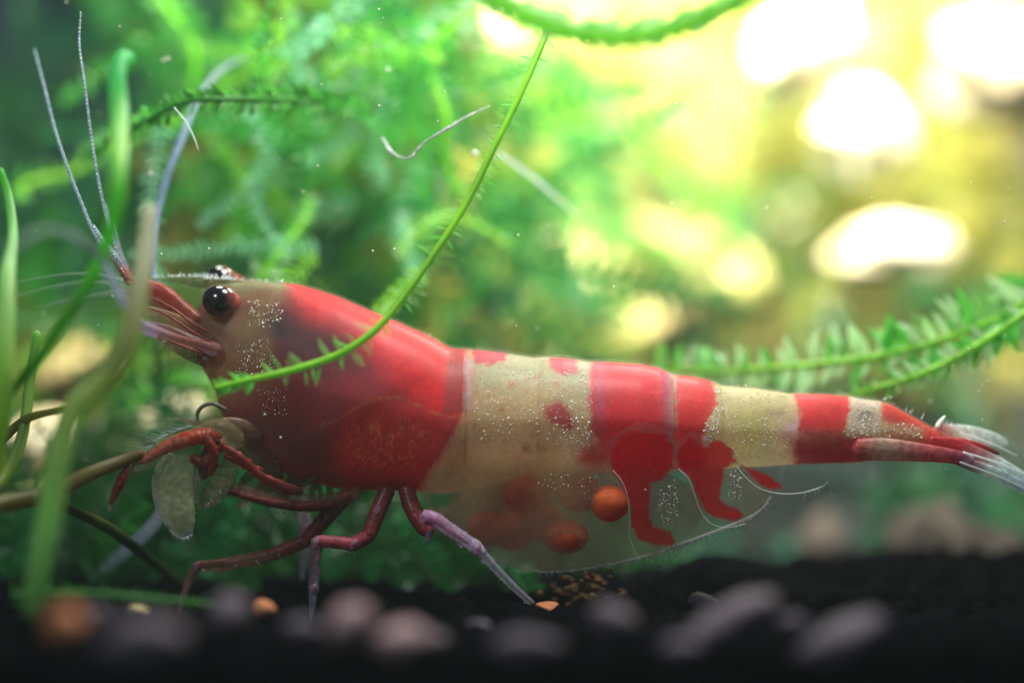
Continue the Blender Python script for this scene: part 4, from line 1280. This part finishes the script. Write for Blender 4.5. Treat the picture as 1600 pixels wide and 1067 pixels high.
for pth in ([(200, 440, -.02, 2.5), (150, 428, -.02, 2), (90, 430, -.01, 1.6), (20, 442, .0, 1)], [(205, 450, 0, 2.5), (150, 440, .02, 2), (90, 446, .03, 1.6), (20, 464, .05, 1)], [(205, 455, .02, 4), (170, 458, .02, 3), (120, 466, .03, 2), (60, 480, .05, 1)]):
    t("feeler", pth, M_FEEL, None, n=50, sides=6, wob=.6)

# mouthparts and legs; red core inside a clear sheath
VIO = (.46, .38, .58)


def limb(name, pts, keys, sharp=True, n=60, sides=12, core=None, joint=True, **kw):
    o_ = t(name, pts, M_LIMB, None, n=n, sides=sides, keys=keys, sharp=sharp, wob=.1, **kw)
    if core:
        c_ = tube("flesh", core[0], M_LIMB, o_, n=n, sides=8, keys=core[1], sharp=False, wob=.3)
    if joint and sharp:
        v, f = ICO1
        for (a, b, c, r) in pts[1:-1]:
            pass
    return o_


# front claw-bearing arms
limb("front_leg", [(372, 690, -.09, 16), (345, 672, -.10, 18), (318, 678, -.11, 17), (298, 686, -.115, 15), (262, 698, -.12, 14), (228, 722, -.125, 12), (208, 730, -.125, 8)],
     [(0, (.40, .34, .18), .15), (.4, (.5, .42, .22), .2), (1, (.5, .42, .28), .25)], sharp=False,
     core=([(345, 682, -.10, 5), (322, 680, -.11, 12), (298, 684, -.118, 12), (262, 697, -.12, 10), (228, 717, -.128, 7), (212, 724, -.128, 3)], [(0, (.35, .04, .02), .9), (.4, (.62, .04, .015), 1), (.8, (.55, .04, .02), 1), (1, (.45, .05, .04), .9)]))
limb("front_leg", [(204, 722, -.13, 9), (192, 745, -.13, 10), (180, 772, -.13, 8), (170, 796, -.13, 4)], [(0, (.5, .42, .28), .55), (.7, (.5, .4, .28), .55), (1, (.5, .42, .3), .5)], sharp=False,
     core=([(200, 728, -.135, 4), (190, 750, -.135, 7), (178, 775, -.135, 4.5), (172, 786, -.135, 2)], [(0, (.5, .05, .04), 1), (1, (.5, .05, .04), 1)]))
limb("claw_arm", [(345, 690, -.085, 13), (330, 705, -.09, 14), (322, 725, -.09, 12), (318, 745, -.09, 8)], [(0, (.45, .16, .08), .9), (1, (.45, .2, .1), .9)], sharp=False)
for pth in ([(320, 685, -.12, 9), (332, 700, -.12, 8), (334, 720, -.115, 8), (328, 740, -.11, 5)], [(300, 715, -.112, 7), (312, 722, -.113, 9), (322, 730, -.113, 6)], [(350, 698, -.10, 6), (375, 715, -.10, 8), (400, 738, -.09, 8), (440, 760, -.08, 8), (470, 768, -.07, 7)],
            [(352, 712, -.09, 5), (380, 725, -.09, 5), (410, 735, -.08, 5)]):
    t("flesh_strand", pth, M_LIMB, None, n=30, sides=8, keys=[(0, (.34, .04, .025), .85), (1, (.32, .06, .04), .8)], wob=.5, flat=.5)
# pale claws
PC = (.56, .56, .34)
limb("claw", [(308, 688, -.10, 9), (292, 706, -.105, 19), (280, 735, -.11, 26), (275, 770, -.11, 27), (280, 800, -.11, 25), (286, 822, -.11, 19), (292, 838, -.11, 10)], [(0, PC, .25), (.3, PC, .45), (.6, (.66, .66, .40), .55), (.9, (.45, .46, .30), .5), (1, (.4, .4, .6), .25)], sharp=False, sides=24, flat=.45)
limb("claw", [(268, 712, -.09, 8), (252, 732, -.09, 10), (246, 762, -.09, 9), (254, 800, -.09, 8), (270, 822, -.09, 4)], [(0, (.55, .56, .45), .4), (1, (.55, .55, .55), .5)], sharp=False, sides=12, flat=.6)
limb("claw", [(366, 716, -.06, 12), (352, 742, -.06, 19), (335, 768, -.065, 18), (320, 784, -.065, 12), (310, 792, -.065, 4)], [(0, (.42, .38, .22), .4), (1, (.50, .48, .30), .6)], sharp=False, sides=20, flat=.5)
limb("claw", [(322, 738, -.08, 5), (310, 750, -.08, 8), (303, 768, -.08, 8), (308, 785, -.08, 4)], [(0, (.7, .62, .62), .5), (1, (.7, .7, .6), .5)], sharp=False, sides=12)
fringe([(256, 812), (268, 830), (284, 840), (300, 834)], -.11, 70, 18, (.1, 1), .35, .7)
fringe([(318, 790), (330, 782), (345, 765)], -.07, 24, 12, (.2, 1), .35, .6)
fringe([(300, 892), (380, 880), (470, 855)], -.03, 26, 9, (.1, 1), .4, .6)
fringe([(500, 858), (560, 862)], -.10, 16, 7, (.1, 1), .4, .6)
fringe([(700, 842), (745, 868), (830, 950)], -.125, 30, 7, (-.5, .8), .4, .6)
fringe([(340, 770), (420, 798), (500, 800)], -.05, 30, 9, (.1, 1), .4, .6)
t("palp", [(352, 640, -.08, 4), (334, 631, -.085, 3.4), (318, 634, -.085, 3.2), (309, 645, -.085, 3), (309, 658, -.085, 2)], M_LIMB, None, n=30, sides=8, keys=[(0, (.22, .20, .14), .9), (1, (.3, .28, .2), .9)])
t("mouth_fan", [(400, 690, -.06, 18), (375, 670, -.07, 17), (345, 664, -.08, 12), (315, 662, -.085, 6), (290, 656, -.085, 4), (265, 654, -.085, 1)], M_LIMB, None, n=40, sides=14, flat=.4, keys=[(0, (.34, .14, .09), .6), (.5, (.46, .38, .22), .5), (1, (.5, .5, .3), .4)])
t("mouth_fan", [(430, 740, -.04, 22), (400, 715, -.05, 22), (365, 695, -.06, 16), (340, 690, -.07, 8)], M_LIMB, None, n=40, sides=14, flat=.5, keys=[(0, (.34, .12, .08), .6), (1, (.42, .28, .16), .45)])
# walking legs
limb("walking_leg", [(560, 770, -.05, 11), (500, 785, -.05, 14), (440, 782, -.05, 14), (380, 768, -.045, 13), (335, 757, -.04, 11)], [(0, (.38, .14, .09), .4), (.5, (.44, .22, .14), .35), (1, (.46, .30, .24), .35)], sharp=False,
     core=([(520, 788, -.055, 7), (460, 790, -.06, 8), (400, 778, -.055, 7), (350, 764, -.05, 5)], [(0, (.4, .06, .04), 1), (1, (.42, .1, .08), .9)]))
limb("walking_leg", [(545, 770, -.03, 12), (512, 805, -.03, 13), (478, 845, -.03, 11), (420, 868, -.025, 11), (350, 882, -.02, 10), (308, 884, -.02, 8), (296, 905, -.02, 7), (285, 935, -.02, 5), (280, 955, -.02, 3)],
     [(0, (.40, .04, .04), .8), (.35, (.42, .05, .05), .75), (.5, (.28, .08, .07), .5), (.75, (.28, .07, .06), .6), (.85, (.3, .14, .15), .7), (1, (.3, .2, .3), .6)], sharp=True)
limb("walking_leg", [(605, 765, -.07, 13), (590, 800, -.08, 13), (576, 838, -.09, 11), (552, 850, -.095, 11), (505, 845, -.10, 10), (495, 847, -.10, 10), (492, 880, -.10, 9), (490, 912, -.10, 8.5), (490, 920, -.10, 9), (489, 926, -.10, 7), (488, 945, -.10, 5), (485, 972, -.10, 1.5)],
     [(0, (.30, .05, .05), .9), (.24, (.40, .06, .06), .85), (.34, (.62, .10, .14), .7), (.5, (.62, .16, .22), .6), (.58, (.60, .34, .42), .6), (.72, (.50, .44, .62), .5), (.80, (.60, .50, .66), .6), (.84, (.60, .56, .85), .85), (1, (.46, .48, .75), .5)], sharp=True, n=90,
     core=([(590, 790, -.08, 8), (576, 832, -.09, 9), (552, 849, -.097, 8), (510, 847, -.102, 6.5), (497, 850, -.103, 6), (491, 880, -.103, 5), (489, 895, -.103, 3), (489, 905, -.103, 5), (490, 914, -.103, 1)], [(0, (.42, .03, .04), 1), (.4, (.68, .04, .08), 1), (.65, (.6, .08, .08), .9), (.8, (.5, .12, .2), .6), (.95, (.6, .05, .06), 1), (1, (.5, .1, .1), .5)]))
limb("walking_leg", [(635, 765, -.06, 13), (645, 795, -.075, 14), (662, 822, -.085, 13), (672, 832, -.09, 10)], [(0, (.30, .05, .04), 1), (1, (.46, .05, .06), 1)], sharp=False)
limb("walking_leg", [(662, 812, -.125, 9), (668, 806, -.13, 11), (680, 812, -.13, 12), (708, 831, -.13, 11), (734, 848, -.13, 10), (742, 853, -.13, 11), (749, 860, -.13, 9), (755, 866, -.128, 7), (775, 888, -.125, 6.5), (800, 914, -.12, 6), (832, 943, -.115, 5), (852, 962, -.11, 2)],
     [(0, (.66, .40, .66), .8), (.10, (.62, .36, .56), .6), (.2, (.60, .42, .60), .55), (.36, (.60, .52, .74), .6), (.42, (.80, .74, .92), .95), (.5, (.46, .44, .56), .55), (1, (.40, .38, .48), .45)], sharp=True, n=80,
     core=([(666, 818, -.13, 4), (672, 812, -.133, 7), (690, 820, -.133, 5), (710, 833, -.133, 6), (728, 845, -.133, 4), (742, 856, -.133, 2)], [(0, (.62, .10, .14), 1), (.3, (.60, .10, .26), .9), (.7, (.58, .24, .30), .9), (1, (.5, .2, .4), .5)]))
for (a, b, c, r) in ((553, 850, -.099, 11), (494, 848, -.104, 11), (490, 918, -.104, 9.5), (745, 857, -.134, 11), (474, 826, .06, 11), (308, 884, -.024, 9), (512, 806, -.035, 14), (590, 800, -.082, 13.5)):
    t("leg_joint", [(a - r * .35, b - 2, c, r * .7), (a, b, c, r), (a + r * .35, b + 2, c, r * .7)], M_LIMB, None, n=8, sides=14, keys=[(0, (.55, .34, .50), .65), (1, (.50, .22, .32), .65)])
t("leg_spur", [(672, 830, -.13, 5), (668, 842, -.13, 4), (663, 852, -.13, 1)], M_LIMB, None, n=12, sides=8, keys=[(0, (.4, .3, .5), .7), (1, (.4, .35, .55), .5)])
limb("walking_leg", [(472, 780, .07, 9), (474, 805, .07, 10), (478, 825, .07, 10), (476, 845, .08, 8), (474, 880, .08, 7), (472, 905, .08, 3)], [(0, (.40, .3, .32), .7), (.2, (.6, .5, .62), .85), (.4, (.4, .34, .5), .7), (1, (.3, .3, .4), .4)], sharp=True)
limb("walking_leg", [(262, 780, .05, 8), (248, 808, .06, 10), (222, 838, .1, 10), (185, 870, .16, 9), (150, 900, .22, 5)], [(0, (.5, .5, .55), .7), (.5, (.38, .45, .62), .7), (1, (.25, .35, .4), .4)], sharp=False)

for i in range(16):
    x0 = random.uniform(380, 640); y0 = 742 + random.uniform(-6, 12) - max(0, 470 - x0) * .25
    x1 = x0 - random.uniform(-10, 60); yb = y0 + random.uniform(28, 62); dd = random.uniform(-.045, .03); r_ = random.uniform(3.5, 6.5)
    cA = random.choice([(.42, .05, .04), (.40, .12, .08), (.44, .34, .22)])
    t("gill_strand", [(x0, y0, dd, r_), ((x0 + x1) / 2 + random.uniform(-8, 8), (y0 + yb) / 2, dd - .01, r_ * 1.1), (x1, yb, dd - .01, r_ * .4)], M_LIMB, None, n=16, sides=8, keys=[(0, cA, .75), (1, cA, .35)], wob=.3)

# tail fan
WH = (.85, .95, .95)
t("tail_blade", [(1340, 702, -.055, 17), (1380, 702, -.055, 18), (1430, 706, -.05, 15), (1475, 711, -.045, 12), (1505, 716, -.04, 10), (1520, 718, -.04, 5)], M_LIMB, None, n=60, sides=16, flat=.5,
  keys=[(0, (.60, .10, .09), .95), (.2, (.62, .45, .35), .9), (.45, (.62, .16, .16), .95), (.75, (.60, .12, .18), .95), (.9, (.70, .50, .66), .9), (1, (.75, .65, .85), .8)])
t("tail_blade", [(1455, 690, -.03, 8), (1490, 698, -.03, 13), (1530, 714, -.03, 14), (1570, 733, -.03, 13), (1610, 757, -.02, 12), (1650, 780, -.02, 8)], M_LIMB, None, n=60, sides=16, flat=.25,
  keys=[(0, (.62, .06, .07), 1), (.25, (.62, .06, .08), .95), (.42, (.60, .30, .30), .8), (.55, WH, .8), (1, (.6, .8, .85), .65)])
t("tail_blade", [(1480, 715, -.04, 5), (1520, 727, -.04, 9), (1560, 742, -.035, 10), (1600, 762, -.03, 9), (1650, 790, -.03, 6)], M_LIMB, None, n=60, sides=16, flat=.3,
  keys=[(0, (.62, .10, .12), .95), (.25, (.6, .3, .4), .8), (.4, WH, .75), (1, (.45, .6, .75), .55)])
t("tail_blade", [(1455, 676, .02, 6), (1482, 674, .02, 11), (1515, 678, .02, 13), (1550, 686, .02, 11), (1572, 692, .02, 5)], M_LIMB, None, n=60, sides=16, flat=.3,
  keys=[(0, (.62, .08, .07), 1), (.2, (.65, .3, .3), .9), (.35, (.85, .88, .85), .85), (.8, (.8, .88, .88), .75), (1, WH, .4)])
t("tail_blade", [(1490, 690, .03, 8), (1530, 690, .035, 18), (1560, 702, .035, 24), (1585, 725, .035, 26), (1600, 748, .03, 16)], M_GLASSY, None, n=60, sides=18, flat=.2,
  keys=[(0, (.55, .5, .4), .5), (.4, (.4, .55, .52), .38), (1, (.35, .5, .5), .22)])
t("tail_core", [(1470, 690, -.01, 7), (1500, 694, -.01, 10), (1535, 700, -.005, 7), (1560, 708, 0, 3)], M_LIMB, None, n=30, sides=12, keys=[(0, (.6, .05, .04), 1), (.6, (.55, .06, .06), 1), (1, (.3, .1, .08), .9)])
t("tail_spine", [(1466, 668, -.01, 6), (1470, 660, -.01, 5), (1477, 650, -.01, 1.5)], M_SPECK, None, n=10, sides=8)
for (a, b, c, d_) in ((1500, 722, 1620, 772), (1505, 706, 1620, 748), (1500, 676, 1590, 712), (1510, 684, 1594, 736)):
    t("fan_ray", [(a, b, -.045 if b > 700 else .0, 1.6), ((a + c) / 2, (b + d_) / 2 - 3, -.045 if b > 700 else .0, 1.4), (c, d_, -.04 if b > 700 else .0, .8)], M_HAIR, None, n=24, sides=6)
o = under(mesh_obj("hair", np.array(hv, np.float32), np.array(hf, np.int32), M_HAIR)); o["kind"] = "stuff"
